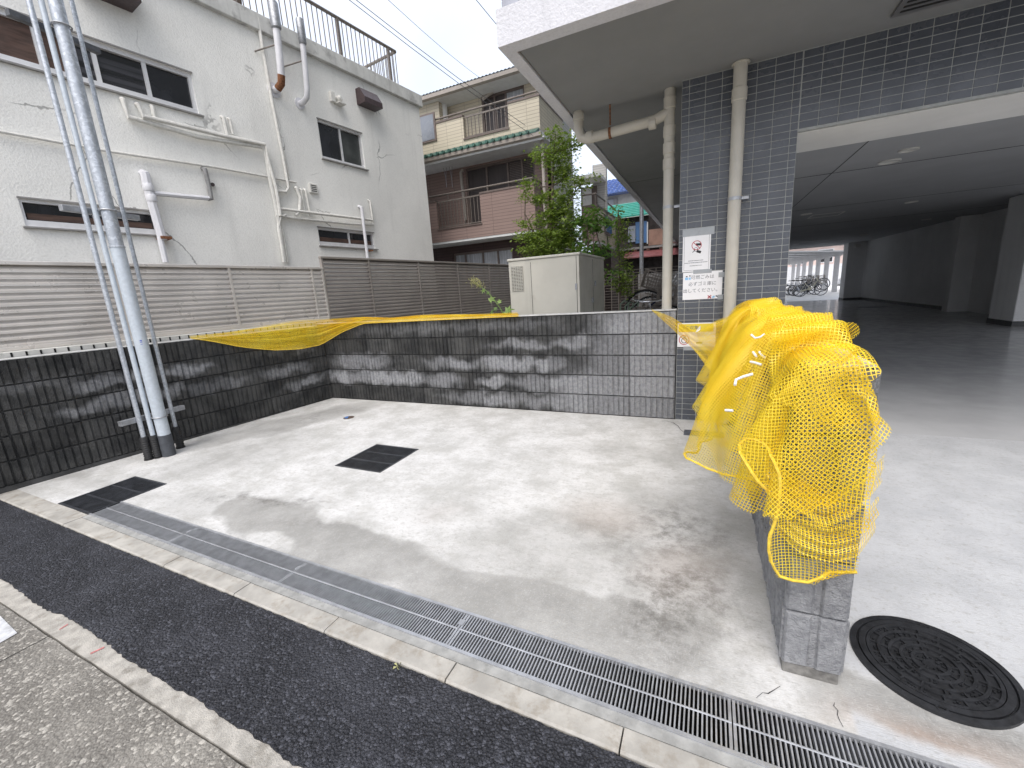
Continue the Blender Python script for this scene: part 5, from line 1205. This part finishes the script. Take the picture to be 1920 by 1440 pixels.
def drape(seed=5, lu=1.30, lv=4.3, left=.60, flat_=.98, comp=.60, ystart=-.60, zst=1.0, lift=0.0, steps=330, keep=None):
    rs = np.random.RandomState(seed); d = .0225
    nu, nv = int(lu/d), int(lv/d)
    u = np.arange(nu)*d; v = np.arange(nv)*d
    X = RW[0]-left+u                                            # across
    # along: first 1.05 m lie flat (end of the wall), the rest is pushed together into folds
    fc = .90 if flat_ > .5 else 1.0
    yv = np.where(v < flat_, v*fc, flat_*fc+(v-flat_)*comp)+RW[2]+ystart
    P = np.zeros((nv, nu, 3)); P[:,:,0] = X[None,:]; P[:,:,1] = yv[:,None]
    ph = np.cumsum(np.repeat(rs.uniform(.35,1.8,nv//7+2), 7)[:nv])*d*2*math.pi/.24
    amp = np.clip((v-flat_)/.3, 0, 1)*np.interp(v, np.arange(0, 6, .31), rs.uniform(.02,.045,20)[:20])+(.012 if flat_ > .5 else 0)
    skew = (u-left)*5.5+1.2*np.sin(u*9+1)
    tap = 1-.9*np.clip((u-left)/(RW[1]-RW[0]), 0, 1)
    P[:,:,2] = zst+amp[:,None]*tap[None,:]*np.sin(ph[:,None]+skew[None,:]+rs.normal(0,.15,(nv,nu)))+rs.normal(0,.002,(nv,nu))
    P[:,:,0] += amp[:,None]*.5*np.cos(ph[:,None]*.7)
    # the sheet lies a little askew, more of it on the near left side
    P[:,:,0] -= (.05*np.clip((v-.6)/1.0,0,1))[:,None]
    PX, PY = P[:,:,0].copy(), P[:,:,1].copy(); pin = ((P[:,:,0] > RW[0]+.02)&(P[:,:,0] < RW[1]-.02)&(P[:,:,1] > RW[2]+.03)); pm = np.where(pin, .9, 0.0)
    Q = P.copy(); ell = [((.19,-2.0,.62),(.17,.34,.22)), ((.20,-1.4,.72),(.14,.30,.22)), ((.20,-.8,.80),(.13,.30,.2)), ((.30,-1.5,.95),(.14,.8,.055)), ((.30,-.7,.95),(.14,.5,.06)), ((.33,-2.38,.95),(.11,.22,.06)), ((.30,-2.585,.82),(.085,.06,.14)), ((.37,-2.585,.62),(.085,.07,.15)), ((.29,-2.585,.48),(.07,.05,.1))]
    x0, x1, y0, y1, zt = RW[0]-.024-lift, RW[1]+.018+lift, RW[2]-.030-lift, 1.0, RW[4]+.022+lift
    K = np.ones((nv, nu, 1))
    if keep is not None: K = np.array([[1.0 if keep(a, b) else 0.0 for a in u] for b in v])[...,None]
    def cons(A, B, L, k, KA, KB):
        D = B-A; l = np.sqrt((D*D).sum(-1, keepdims=True))+1e-9; c = D*(k*.5*(l-L)/l)*(KA*KB); A += c; B -= c
    def gs(P, k1=1., kb=.18, bend=True):
        for s in (0, 1):
            n_ = (P.shape[1]-s)//2; cons(P[:,s:s+2*n_:2], P[:,s+1:s+2*n_:2], d, k1, K[:,s:s+2*n_:2], K[:,s+1:s+2*n_:2])
            n_ = (P.shape[0]-s)//2; cons(P[s:s+2*n_:2], P[s+1:s+2*n_:2], d, k1, K[s:s+2*n_:2], K[s+1:s+2*n_:2])
        dg = d*math.sqrt(2)
        for s in (0, 1):
            n_ = (P.shape[0]-s)//2; A = P[s:s+2*n_:2]; B = P[s+1:s+2*n_:2]; KA = K[s:s+2*n_:2]; KB = K[s+1:s+2*n_:2]
            cons(A[:,:-1], B[:,1:], dg, .35, KA[:,:-1], KB[:,1:]); cons(A[:,1:], B[:,:-1], dg, .35, KA[:,1:], KB[:,:-1])
        if bend:
            for s in range(4):
                n_ = (P.shape[1]-s)//4
                if n_: cons(P[:,s:s+4*n_:4], P[:,s+2:s+4*n_:4][:,:n_], 2*d, kb, K[:,s:s+4*n_:4], K[:,s+2:s+4*n_:4][:,:n_])
                n_ = (P.shape[0]-s)//4
                if n_: cons(P[s:s+4*n_:4], P[s+2:s+4*n_:4][:n_], 2*d, kb, K[s:s+4*n_:4], K[s+2:s+4*n_:4][:n_])
    for it in range(steps):
        V = (P-Q)*.97; Q = P.copy(); V[:,:,2] -= 9.8*(.0045**2); P = P+V
        for k in range(9):
            gs(P)
        # collide with the rounded wall box; cloth grips what it touches
        cc_ = np.array([(x0+x1)/2, (y0+y1)/2, zt-2.0]); hh = np.array([(x1-x0)/2, (y1-y0)/2, 2.0]); rr_ = .055
        D = P-cc_; q = np.abs(D)-(hh-rr_); qp = np.maximum(q, 0); ln_ = np.sqrt((qp*qp).sum(-1)); dist = ln_+np.minimum(q.max(-1), 0)-rr_
        g = np.where((ln_ > 1e-6)[...,None], qp/np.maximum(ln_, 1e-6)[...,None], (q == q.max(-1, keepdims=True)).astype(float))*np.sign(D)
        ins = (dist < 0)[...,None]; P = np.where(ins, P-g*dist[...,None], P)
        mv = P-Q; tn = mv-g*(mv*g).sum(-1, keepdims=True); P = np.where(ins, P-tn*.9, P); Q = np.where(ins, P, Q)
        P[:,:,0] += (PX-P[:,:,0])*pm; P[:,:,1] += (PY-P[:,:,1])*pm
        for c, r in ell:
            w = (P-np.array(c))/np.array(r); l = np.sqrt((w*w).sum(-1, keepdims=True)); s = l < 1
            P = np.where(s, np.array(c)+w/np.maximum(l, .05)*np.array(r), P); Q = np.where(s, P-(P-Q)*.4, Q)
        lowz = padz(-2)+.01; P[:,:,2] = np.maximum(P[:,:,2], lowz); P[:,:,1] = np.minimum(P[:,:,1], -.02)
        if keep is not None and it > steps*.62: P[:,:,1] = np.where(P[:,:,2] < RW[4]-.04, np.maximum(P[:,:,1], RW[2]-.062-lift*2+.012*np.sin(u*31)[None,:]), P[:,:,1])
        P[:,:,0] = np.minimum(P[:,:,0], np.where(v < .5, RW[1]+.010, RW[1]+.034+lift+.010*np.sin(v*17))[:,None] if keep is not None and lift == 0 else RW[1]+.034+lift+.010*np.sin(v*17)[:,None])
    UV = np.stack(np.meshgrid(u, v), -1)
    return P, UV
LEFT = .60
def ul(v): return max(0.0, LEFT-.075-.012*math.sin(v*13)-min(1, max(0, (v-.36)/.28))*.34-max(0, v-.64)*.30)
def ur(v): return LEFT+T_+.004+.008*math.sin(v*9)-max(0, .3-v)*.12+min(1, max(0, (v-.60)/.12))*.20
def keepf(u, v): return ul(v) <= u <= ur(v)
NP, NUV = drape(lv=3.4, flat_=1.1, comp=.84, ystart=-.585, keep=keepf); LU = NUV[0,-1,0]
net = empty('rubbish_net', (0,0,0), 0, 'big crumpled yellow rubbish net thrown over the light grey block wall end', 'net')
no = grid_obj('netting', NP, NUV, M['net'], net, 1, keepf)
def rounded(w, r):
    def k(u, v):
        if v < r and u < r: return math.hypot(r-u, r-v) <= r
        if v < r and u > w-r: return math.hypot(u-w+r, r-v) <= r
        return True
    return k
kB, kC = rounded(.93, .40), rounded(.87, .30)
NB, NBUV = drape(9, .94, 3.25, .55, .12, .80, -.27, 1.03, .012, 250, kB)
grid_obj('netting', NB, NBUV, M['net'], net, 1, kB)
NC, NCUV = drape(14, .88, 2.9, .50, .10, .76, .10, 1.05, .024, 230, kC)
grid_obj('netting', NC, NCUV, M['net'], net, 1, kC)
# rope along the cut edge of the netting
from collections import Counter
nuA = NP.shape[1]; cnt = Counter(); IDS = NET_IDS[no.name]
for p_ in no.data.polygons:
    for e in p_.edge_keys: cnt[(IDS[e[0]], IDS[e[1]])] += 1
adj = {}
for (a, b), c in cnt.items():
    if c == 1: adj.setdefault(a, []).append(b); adj.setdefault(b, []).append(a)
loop = []; cur = min((k for k in adj if len(adj[k]) == 2), key=lambda k: (k//nuA, abs(k % nuA-nuA//2))); prev = None
for _ in range(4000):
    loop.append(cur); nx = [q for q in adj[cur] if q != prev]
    if not nx: break
    prev, cur = cur, nx[0]
    if cur == loop[0]: break
def rope(ids, r):
    Q_ = np.array([NP[i//nuA, i % nuA] for i in ids])
    for _ in range(4): Q_[1:-1] = (Q_[:-2]+2*Q_[1:-1]+Q_[2:])/4
    MB().tube([tuple(q) for q in Q_[::2]], r, 6).build('hem_rope', M['rope'], net)
ok = [k//nuA < 95 for k in loop]
i0 = ok.index(False) if False in ok else 0
loop = loop[i0:]+loop[:i0]; run = []
for k in loop:
    if k//nuA < (95 if k % nuA < int((LEFT+.1)/.0225) else 4): run.append(k)
    else:
        if len(run) > 8: rope(run, .0045)
        run = []
if len(run) > 8: rope(run, .0045)
# tail of the net pulled over to the back wall
def patch(edgeA, edgeB, n, sag, wrinkle, seed, waves):
    """ruled sheet between two polylines (world points), with folds running along it"""
    rs = np.random.RandomState(seed)
    def res(E, m):
        E = np.array(E, float); L = np.r_[0, np.cumsum(np.linalg.norm(np.diff(E,axis=0),axis=1))]; t = np.linspace(0, L[-1], m)
        from_ = np.stack([np.interp(t, L, E[:,k]) for k in range(3)], -1)
        for _ in range(3): from_[1:-1] = (from_[:-2]+2*from_[1:-1]+from_[2:])/4
        return from_
    m = n; A, B = res(edgeA, m), res(edgeB, m); k = max(12, n//2); S = np.linspace(0, 1, k)
    P = A[:,None]*(1-S)[None,:,None]+B[:,None]*S[None,:,None]
    wid = np.linalg.norm(A-B, axis=1); t = np.linspace(0,1,m)
    for j in range(waves):
        ph, fq, sl = rs.uniform(0,6.28), rs.uniform(1.5,5), rs.uniform(-4,4); a = wrinkle*rs.uniform(.4,1)/waves*2
        off = a*np.sin(ph+fq*6.28*S[None,:]+sl*t[:,None])*np.minimum(1, wid/.12)[:,None]
        P[:,:,1] -= off; P[:,:,2] += off*.4
    P[:,:,2] -= sag*(np.sin(np.pi*S))[None,:]*np.minimum(1, wid/.1)[:,None]
    UV = np.zeros((m,k,2)); 
    Lm = np.r_[0, np.cumsum(np.linalg.norm(np.diff((A+B)/2,axis=0),axis=1))]
    UV[:,:,0] = Lm[:,None]; UV[:,:,1] = S[None,:]*(wid.max()*1.6)
    return P, UV
def pt(px, py, y): q = on_y(px, py, y); return (q[0], y, q[1])
P, UV = patch([pt(1221,579,-.04), pt(1260,593,-.12), pt(1306,622,-.35), pt(1340,600,-.55), pt(1400,577,-.8), pt(1450,575,-1.0)], [pt(1223,583,-.04), pt(1262,618,-.14), pt(1300,655,-.4), pt(1330,695,-.7), pt(1362,700,-.9), pt(1420,690,-1.1)], 60, .0, .03, 3, 5)
grid_obj('net_tail', P, UV, M['net'], net, 1); grid_obj('net_tail', P+np.array((.004,-.02,-.004)), UV+.0043, M['net'], net, 1)
P, UV = patch([pt(1306,622,-.33), pt(1345,605,-.52), pt(1410,580,-.78), pt(1470,590,-1.0)], [pt(1312,650,-.36), pt(1350,690,-.7), pt(1380,740,-.9), pt(1430,760,-1.1)], 40, .0, .04, 8, 5)
grid_obj('net_tail', P, UV, M['net'], net, 1)
def fpt(px, py, dy): return pt(px, py, RW[2]-.02-dy)
for k, (A_, B_) in enumerate((([(1432,850),(1470,880),(1545,930),(1610,900),(1660,850)], [(1436,925),(1480,945),(1545,990),(1600,965),(1652,905)]), ([(1440,930),(1490,965),(1550,990),(1610,975),(1648,930)], [(1444,985),(1500,1040),(1560,1058),(1610,1045),(1640,1000)]), ([(1478,640),(1540,660),(1600,690),(1640,720),(1668,740)], [(1470,700),(1530,720),(1580,760),(1625,840),(1662,880)]))):
    dd = [.012,.05,.06,.05,.012]
    P, UV = patch([fpt(*q, d_*.5) for q, d_ in zip(A_, dd)], [fpt(*q, d_) for q, d_ in zip(B_, dd)], 44, 0, .012, 60+k, 4); grid_obj('net_fold', P, UV, M['net'], net, 1) if k < 2 else None
MB().tube([pt(1304,626,-.36), pt(1308,618,-.38), pt(1313,612,-.38), pt(1312,618,-.39), pt(1306,622,-.40)], .005, 6).build('white_tie', M['tie'], net)
# white ties lying on the folds
from mathutils.bvhtree import BVHTree
nu_ = NP.shape[1]; nv_ = NP.shape[0]
bvh = BVHTree.FromPolygons(NP.reshape(-1,3).tolist(), [(j*nu_+i, j*nu_+i+1, (j+1)*nu_+i+1, (j+1)*nu_+i) for j in range(nv_-1) for i in range(nu_-1)])
def on_net(px, py):
    d = Vector(ray(px, py)).normalized(); h = bvh.ray_cast(Vector(CAM), d)
    return (h[0]-d*.008) if h[0] is not None else None
for pts in ([(1420,578),(1424,590),(1432,594),(1442,586)], [(1412,598),(1424,594)], [(1408,627),(1416,634),(1426,632),(1434,626)], [(1406,678),(1416,680),(1428,684)], [(1412,660),(1418,668)], [(1424,660),(1430,668),(1434,670)], [(1378,722),(1380,712),(1394,706),(1412,701)], [(1360,769),(1374,770)], [(1484,650),(1490,654)]):
    Q_ = [on_net(*q) for q in pts]; Q_ = [q for q in Q_ if q is not None]
    if len(Q_) > 1: MB().tube(Q_, .0042, 6).build('white_tie', M['tie'], net)
# second net slung across the corner of the two walls
n2 = empty('rubbish_net', (0,0,0), 0, 'long folded yellow net slung along the back wall top and across the left corner', 'net')
def lp(px, py, off): s, z = on_left(px, py, off); return wall_pt(s, off, z)
top = [lp(357,632,.0), lp(420,628,.0), lp(500,614,-.01), lp(560,603,-.03), pt(620,600,-.03), pt(690,597,.06), pt(740,599,.06), pt(800,593,.07), pt(900,593,.07), pt(972,591,.07)]
bot = [lp(357,634,.0), lp(400,640,-.03), lp(450,650,-.08), lp(510,656,-.13), lp(560,654,-.15), pt(600,646,-.14), pt(640,622,-.08), pt(680,606,-.03), pt(730,604,-.025), pt(800,601,-.025), pt(900,597,-.025), pt(972,594,-.02)]
P, UV = patch(top, bot, 130, -.02, .05, 21, 6); grid_obj('netting', P, UV, M['net'], n2, 1)
P2, UV2 = patch([tuple(np.array(q)+np.array((0,-.008,.012))) for q in top], [tuple(np.array(q)+np.array((0,-.004,.004))) for q in bot], 130, -.025, .06, 33, 6); grid_obj('netting', P2, UV2*1.03, M['net'], n2, 1)
if False: P3, UV3 = patch([tuple(np.array(a)*.55+np.array(b_)*.45) for a, b_ in zip(top, [bot[0],bot[1],bot[2],bot[4],bot[5],bot[7],bot[8],bot[9],bot[10],bot[11]])], [tuple(np.array(q)+np.array((0,-.012,.002))) for q in bot], 130, -.01, .04, 5, 6); pass
MB().tube([(p[0],p[1],p[2]) for p in P[:,-1][::3]], .004, 6).build('hem_rope', M['rope'], n2)
# ================================================================== bicycles
M['tyre'] = simple('tyre', (.018,.018,.02), .8); M['chrome'] = simple('chrome', (.62,.63,.65), .25, metal=.9, var=.05); M['bike_navy'] = simple('bike_navy', (.015,.022,.06), .3); M['bike_black'] = simple('bike_black', (.014,.014,.015), .35); M['bike_cream'] = simple('bike_cream', (.55,.52,.40), .35); M['saddle'] = simple('saddle', (.02,.018,.017), .6)
def bicycle(frame, basket=True):
    t = empty('bicycle', (0,0,0)); R, wb = .33, 1.08
    def wheel(x):
        w = MB(); n = 28
        w.tube([(x+(R-.018)*math.cos(2*math.pi*k/n), 0, R+(R-.018)*math.sin(2*math.pi*k/n)) for k in range(n)], .018, 6, closed=True); wo_ = w.build('wheel', M['tyre'], t)
        r = MB(); r.tube([(x+(R-.042)*math.cos(2*math.pi*k/n), 0, R+(R-.042)*math.sin(2*math.pi*k/n)) for k in range(n)], .009, 5, closed=True)
        r.lathe([(.022,-.05),(.022,.05)], 8, (x,0,R), 'y')
        for k in range(18):
            a = 2*math.pi*k/18; r.tube([(x+.02*math.cos(a+.5), .03*(-1)**k, R+.02*math.sin(a+.5)), (x+(R-.045)*math.cos(a), 0, R+(R-.045)*math.sin(a))], .0016, 3, cap=False)
        r.build('rim', M['chrome'], wo_)
    wheel(0); wheel(wb)
    f = MB(); bb = (.46,0,.29); st = (.30,0,.72); hd = (.86,0,.80); hl = (.90,0,.62)
    f.tube([bb, st], .016, 8); f.tube([hl, (.62,0,.36), bb], .02, 8); f.tube([hd, hl], .02, 8); f.tube([(.70,0,.46),(.40,0,.44)], .012, 6)
    for s in (-.055,.055):
        f.tube([bb, (0,s,R)], .011, 6); f.tube([(.33,0,.62), (0,s,R)], .009, 6); f.tube([hl, (.93,s,.58), (wb,s,R)], .012, 6)
    f.build('frame', frame, t)
    h = MB(); h.tube([hd,(.84,0,.98)], .013, 8); h.tube([(.66,-.27,1.02),(.76,-.24,1.03),(.84,-.1,1.0),(.84,.1,1.0),(.76,.24,1.03),(.66,.27,1.02)], .011, 8); h.build('handlebar', M['chrome'], t)
    g = MB(); 
    for s in (-1,1): g.tube([(.66,s*.27,1.02),(.55,s*.285,1.01)], .017, 8)
    g.build('grip', M['saddle'], t)
    sd_ = MB(); sd_.tube([(.30,0,.70),(.28,0,.84)], .013, 8); sd_.build('seat_post', M['chrome'], t)
    s_ = MB(); s_.add([(.13,-.10,.86),(.13,.10,.86),(.26,.09,.87),(.40,.03,.86),(.44,0,.855),(.40,-.03,.86),(.26,-.09,.87),(.15,-.09,.91),(.15,.09,.91),(.26,.07,.90),(.40,.02,.885),(.40,-.02,.885),(.26,-.07,.90)], [(0,1,8,7),(7,8,9,12),(12,9,10,11),(1,2,9,8),(2,3,10,9),(3,4,10),(4,11,10),(4,5,11),(5,6,12,11),(6,0,7,12),(0,6,5,4,3,2,1)], True); s_.build('saddle', M['saddle'], t)
    fd = MB()
    for x, a0, a1 in ((0,10,190),(wb,20,170)):
        pts = [(x+(R+.02)*math.cos(math.radians(a)), 0, R+(R+.02)*math.sin(math.radians(a))) for a in np.linspace(a0,a1,12)]
        for k in range(11):
            p, q = pts[k], pts[k+1]; fd.quad((p[0],-.025,p[2]),(q[0],-.025,q[2]),(q[0],.025,q[2]),(p[0],.025,p[2]))
    fd.build('mudguard', frame, t)
    cc2 = MB(); cc2.bbox(-.03,.52,.045,.06,.255,.345,b=.01); cc2.lathe([(.085,.04),(.085,.065)], 18, (.46,0,.29), 'y'); cc2.build('chain_case', frame, t)
    rk = MB(); rk.tube([(.22,-.06,.72),(-.2,-.06,.71),(-.22,0,.71),(-.2,.06,.71),(.22,.06,.72)], .006, 6); rk.tube([(-.1,-.06,.71),(0,-.06,R)], .005, 5); rk.tube([(-.1,.06,.71),(0,.06,R)], .005, 5); rk.build('rear_rack', M['chrome'], t)
    ks = MB(); ks.tube([(.02,-.08,R),(-.14,-.12,.02)], .009, 6); ks.build('kickstand', M['chrome'], t)
    if basket:
        b = MB(); xa, xb_, z0, z1 = .95, 1.27, .66, .93
        for k in range(6):
            z = z0+(z1-z0)*k/5; e = .03*k/5; b.tube([(xa-e,-.15-e,z),(xb_+e,-.15-e,z),(xb_+e,.15+e,z),(xa-e,.15+e,z)], .004 if k < 5 else .008, 5, closed=True)
        for k in range(9):
            q = k/8
            for y, e in ((-.15,-.03),(.15,.03)): b.tube([(xa+(xb_-xa)*q,y,z0),(xa+(xb_-xa)*q,y+e,z1)], .0028, 4, cap=False)
            for x, e in ((xa,-.03),(xb_,.03)): b.tube([(x,-.15+.3*q,z0),(x+e,-.15+.3*q,z1)], .0028, 4, cap=False)
        for k in range(7): b.tube([(xa,-.15+.05*k,z0),(xb_,-.15+.05*k,z0)], .0028, 4, cap=False)
        b.build('basket', M['rail'], t)
    return t
protoB = bicycle(M['bike_navy']); protoC = bicycle(M['bike_cream'], False); protoK = bicycle(M['bike_black'])
usedp = set()
def place_bike(proto, loc, rz, tilt, label, group):
    if proto.name in usedp: o = copy_tree(proto)
    else: o = proto; usedp.add(proto.name)
    o.location = loc; o.rotation_euler = (0, tilt, rz); tag(o, label, 'bicycle', group); return o
PI = math.pi
gN = 'bicycles parked beside the building behind the back wall'; gF = 'bicycles in the shelter beyond the garage'
fwx, fwz = on_y(1189, 574, 3.2)
ti = math.radians(22)
place_bike(protoB, (fwx+1.08*math.cos(ti)+.05, 3.2, .12), PI, -ti, 'navy bicycle with its front wheel raised, nearest behind the back wall', gN)
place_bike(protoK, (fwx+1.15, 3.75, .1), PI+.08, -math.radians(16), 'dark bicycle just behind the one with the raised front wheel', gN)
place_bike(protoK, (fwx+1.28, 4.3, .0), PI-.05, 0, 'black bicycle third in the row beside the building', gN)
place_bike(protoB, (fwx+1.2, 4.9, .0), PI, 0, 'navy bicycle furthest back in the row beside the building', gN)
place_bike(protoK, (fwx+1.42, 3.45, .05), PI+.04, -math.radians(8), 'black bicycle partly behind the beige downpipe, second from the wall', gN)
place_bike(protoB, (fwx+1.5, 2.85, .05), PI-.03, -math.radians(12), 'navy bicycle right behind the beige downpipe, nearest the column', gN)
place_bike(protoK, (fwx+1.35, 4.0, .0), PI+.02, 0, 'black bicycle in the middle of the row beside the building', gN)
bxx, _ = on_y(1204, 570, 1.9)
place_bike(protoK, (bxx+.03, 2.95, .0), -PI/2+.05, 0, 'black bicycle with its wire basket facing the back wall', gN)
rk = MB()
for k in range(3):
    x = on_y(1168+k*9,578,2.3)[0]; rk.tube([(x,2.1,.02),(x,2.1,.98-.03*k),(x+.02,2.35,1.02-.03*k),(x+.03,2.6,.98),(x+.03,2.6,.02)], .012, 6)
M['rack_green'] = simple('rack_green', (.16,.22,.17), .5, metal=.3); tag(rk.build('bicycle_rack', M['rack_green']), 'low greenish tube rack beside the raised bicycle wheel', 'bicycle rack')
cx_, _ = on_y(1506, 548, 24.8)
place_bike(protoC, (cx_-.05, 24.8, .02), 0, -math.radians(17), 'cream bicycle with its front wheel raised in the far shelter', gF)
lab = ['next to the cream one','second behind the cream one','third behind the cream one','fourth behind the cream one','fifth behind the cream one','sixth behind the cream one','last in the row']
for k in range(7): place_bike([protoK,protoB][k%2], (cx_-.12-.02*k+.2*(k%2), 25.5+.62*k, 0), .04*(-1)**k, -math.radians(10*(k%2)), 'dark bicycle in the far shelter, '+lab[k], gF)
# ---------- bicycle shelter, car and far wall beyond the garage
sh = empty('bicycle_shelter', (0,0,0), 0, 'white roofed bicycle shelter on grey posts beyond the garage', 'shelter')
M['shelter_grey'] = simple('shelter_grey', (.42,.42,.43), .5, var=.08); M['shelter_roof'] = simple('shelter_roof', (.72,.72,.72), .5, var=.05)
sx_, sy_ = on_z(1570, 548, 0)
for k in range(8):
    y = 27.5+k*2.6; bx('post', M['shelter_grey'], sh, sx_-.13, sx_+.13, y-.08, y+.08, -.02, 2.32)
    MB().prism([(sx_-3.2,2.62),(sx_-3.2,2.55),(sx_+.1,2.2),(sx_+.3,2.33)], 'y', y-.05, y+.05).build('bracket_arm', M['shelter_grey'], sh)
MB().prism([(sx_-3.3,2.68),(sx_-3.3,2.62),(sx_+.5,2.33),(sx_+.5,2.39)], 'y', 27.0, 48).build('roof', M['shelter_roof'], sh)
bx('gutter', M['shelter_roof'], sh, sx_-3.4, sx_-3.3, 27, 48, 2.55, 2.72); bx('foot', M['cream_wall'], sh, sx_-.2, sx_+.2, 27.3, 27.7, -.02, .35)
M['pink_wall'] = simple('pink_wall', (.62,.50,.46), .8, var=.08, scale=1); M['grey_board'] = simple('grey_board', (.55,.56,.58), .6, var=.06, scale=1, stretch=(1,1,8)); M['maroon'] = simple('maroon', (.13,.09,.09), .6)
fb = empty('far_house', (0,0,0), 0, 'pale pink house with dark windows behind the far bicycle shelter', 'house')
bx('wall', M['pink_wall'], fb, -4, 30, 56, 64, -.1, 9); bx('eave', M['white_vinyl'], fb, -5, 31, 55, 56, 4.6, 5.0); bx('roof_band', M['maroon'], fb, -5, 31, 55.2, 55.9, 5.0, 5.7)
for k in range(8): bx('pane', M['pane'], bx('window', M['alu'], fb, 6+k*2.6, 7.5+k*2.6, 55.93, 55.999, 2.4, 3.9), 6.1+k*2.6, 7.4+k*2.6, 55.9, 55.94, 2.5, 3.8)
bfn = bx('board_fence', M['grey_board'], None, -4, 30, 50, 50.1, -.1, 2.1); tag(bfn, 'long grey board fence in front of the pink house', 'fence')
car = empty('parked_car', (0,0,0), 0, 'white car parked beyond the garage, mostly hidden by the far pillar', 'car'); M['car_white'] = simple('car_white', (.75,.76,.78), .25, var=.02); M['car_glass'] = glassm('car_glass', (.08,.12,.11), .08)
cxx, cyy = on_y(1577, 530, 33.0)[0], 33.0
car.location = (cxx, cyy, 0)
def carbody(z):
    mb = MB(); pr = [(0,.3),(0.02,.75),(.12,.88),(.55,1.0),(1.15,1.48),(2.6,1.52),(3.3,1.1),(3.75,1.02),(3.8,.3)]
    n = len(pr); rings = []
    for y, k in ((-.82,.9),(-.72,1),(.72,1),(.82,.9)):
        rings.append([(x, y*(1 if zz < 1 else .86), .3+(zz-.3)*(1 if k == 1 else .985)) for x, zz in pr])
    for rg in rings: mb.v += rg
    for a in range(3):
        for k in range(n): mb.f.append((a*n+k, a*n+(k+1)%n, (a+1)*n+(k+1)%n, (a+1)*n+k)); mb.sm.append(True)
    mb.f += [tuple(range(n)), tuple(range(3*n,4*n))]; mb.sm += [False,False]; return mb
carbody(0).build('body', M['car_white'], car)
MB().add([(.72,-.80,1.02),(1.22,-.74,1.42),(2.5,-.74,1.45),(3.1,-.8,1.08)], [(0,1,2,3)]).build('side_glass', M['car_glass'], car)
MB().add([(.58,-.6,1.04),(1.1,-.58,1.46),(1.1,.58,1.46),(.58,.6,1.04)], [(0,1,2,3)]).build('windscreen', M['car_glass'], car)
for x in (.7, 3.05):
    for y in (-.74,.74): MB().lathe([(.2,-.09),(.31,-.09),(.31,.09),(.2,.09)], 22, (x,y,.31), 'y').build('wheel', M['tyre'], car)
bx('headlight', M['lamp_glass'], car, -.01, .05, -.75, -.45, .68, .82); bx('bumper', M['pipe_grey'], car, -.04, .03, -.78, .78, .28, .42)
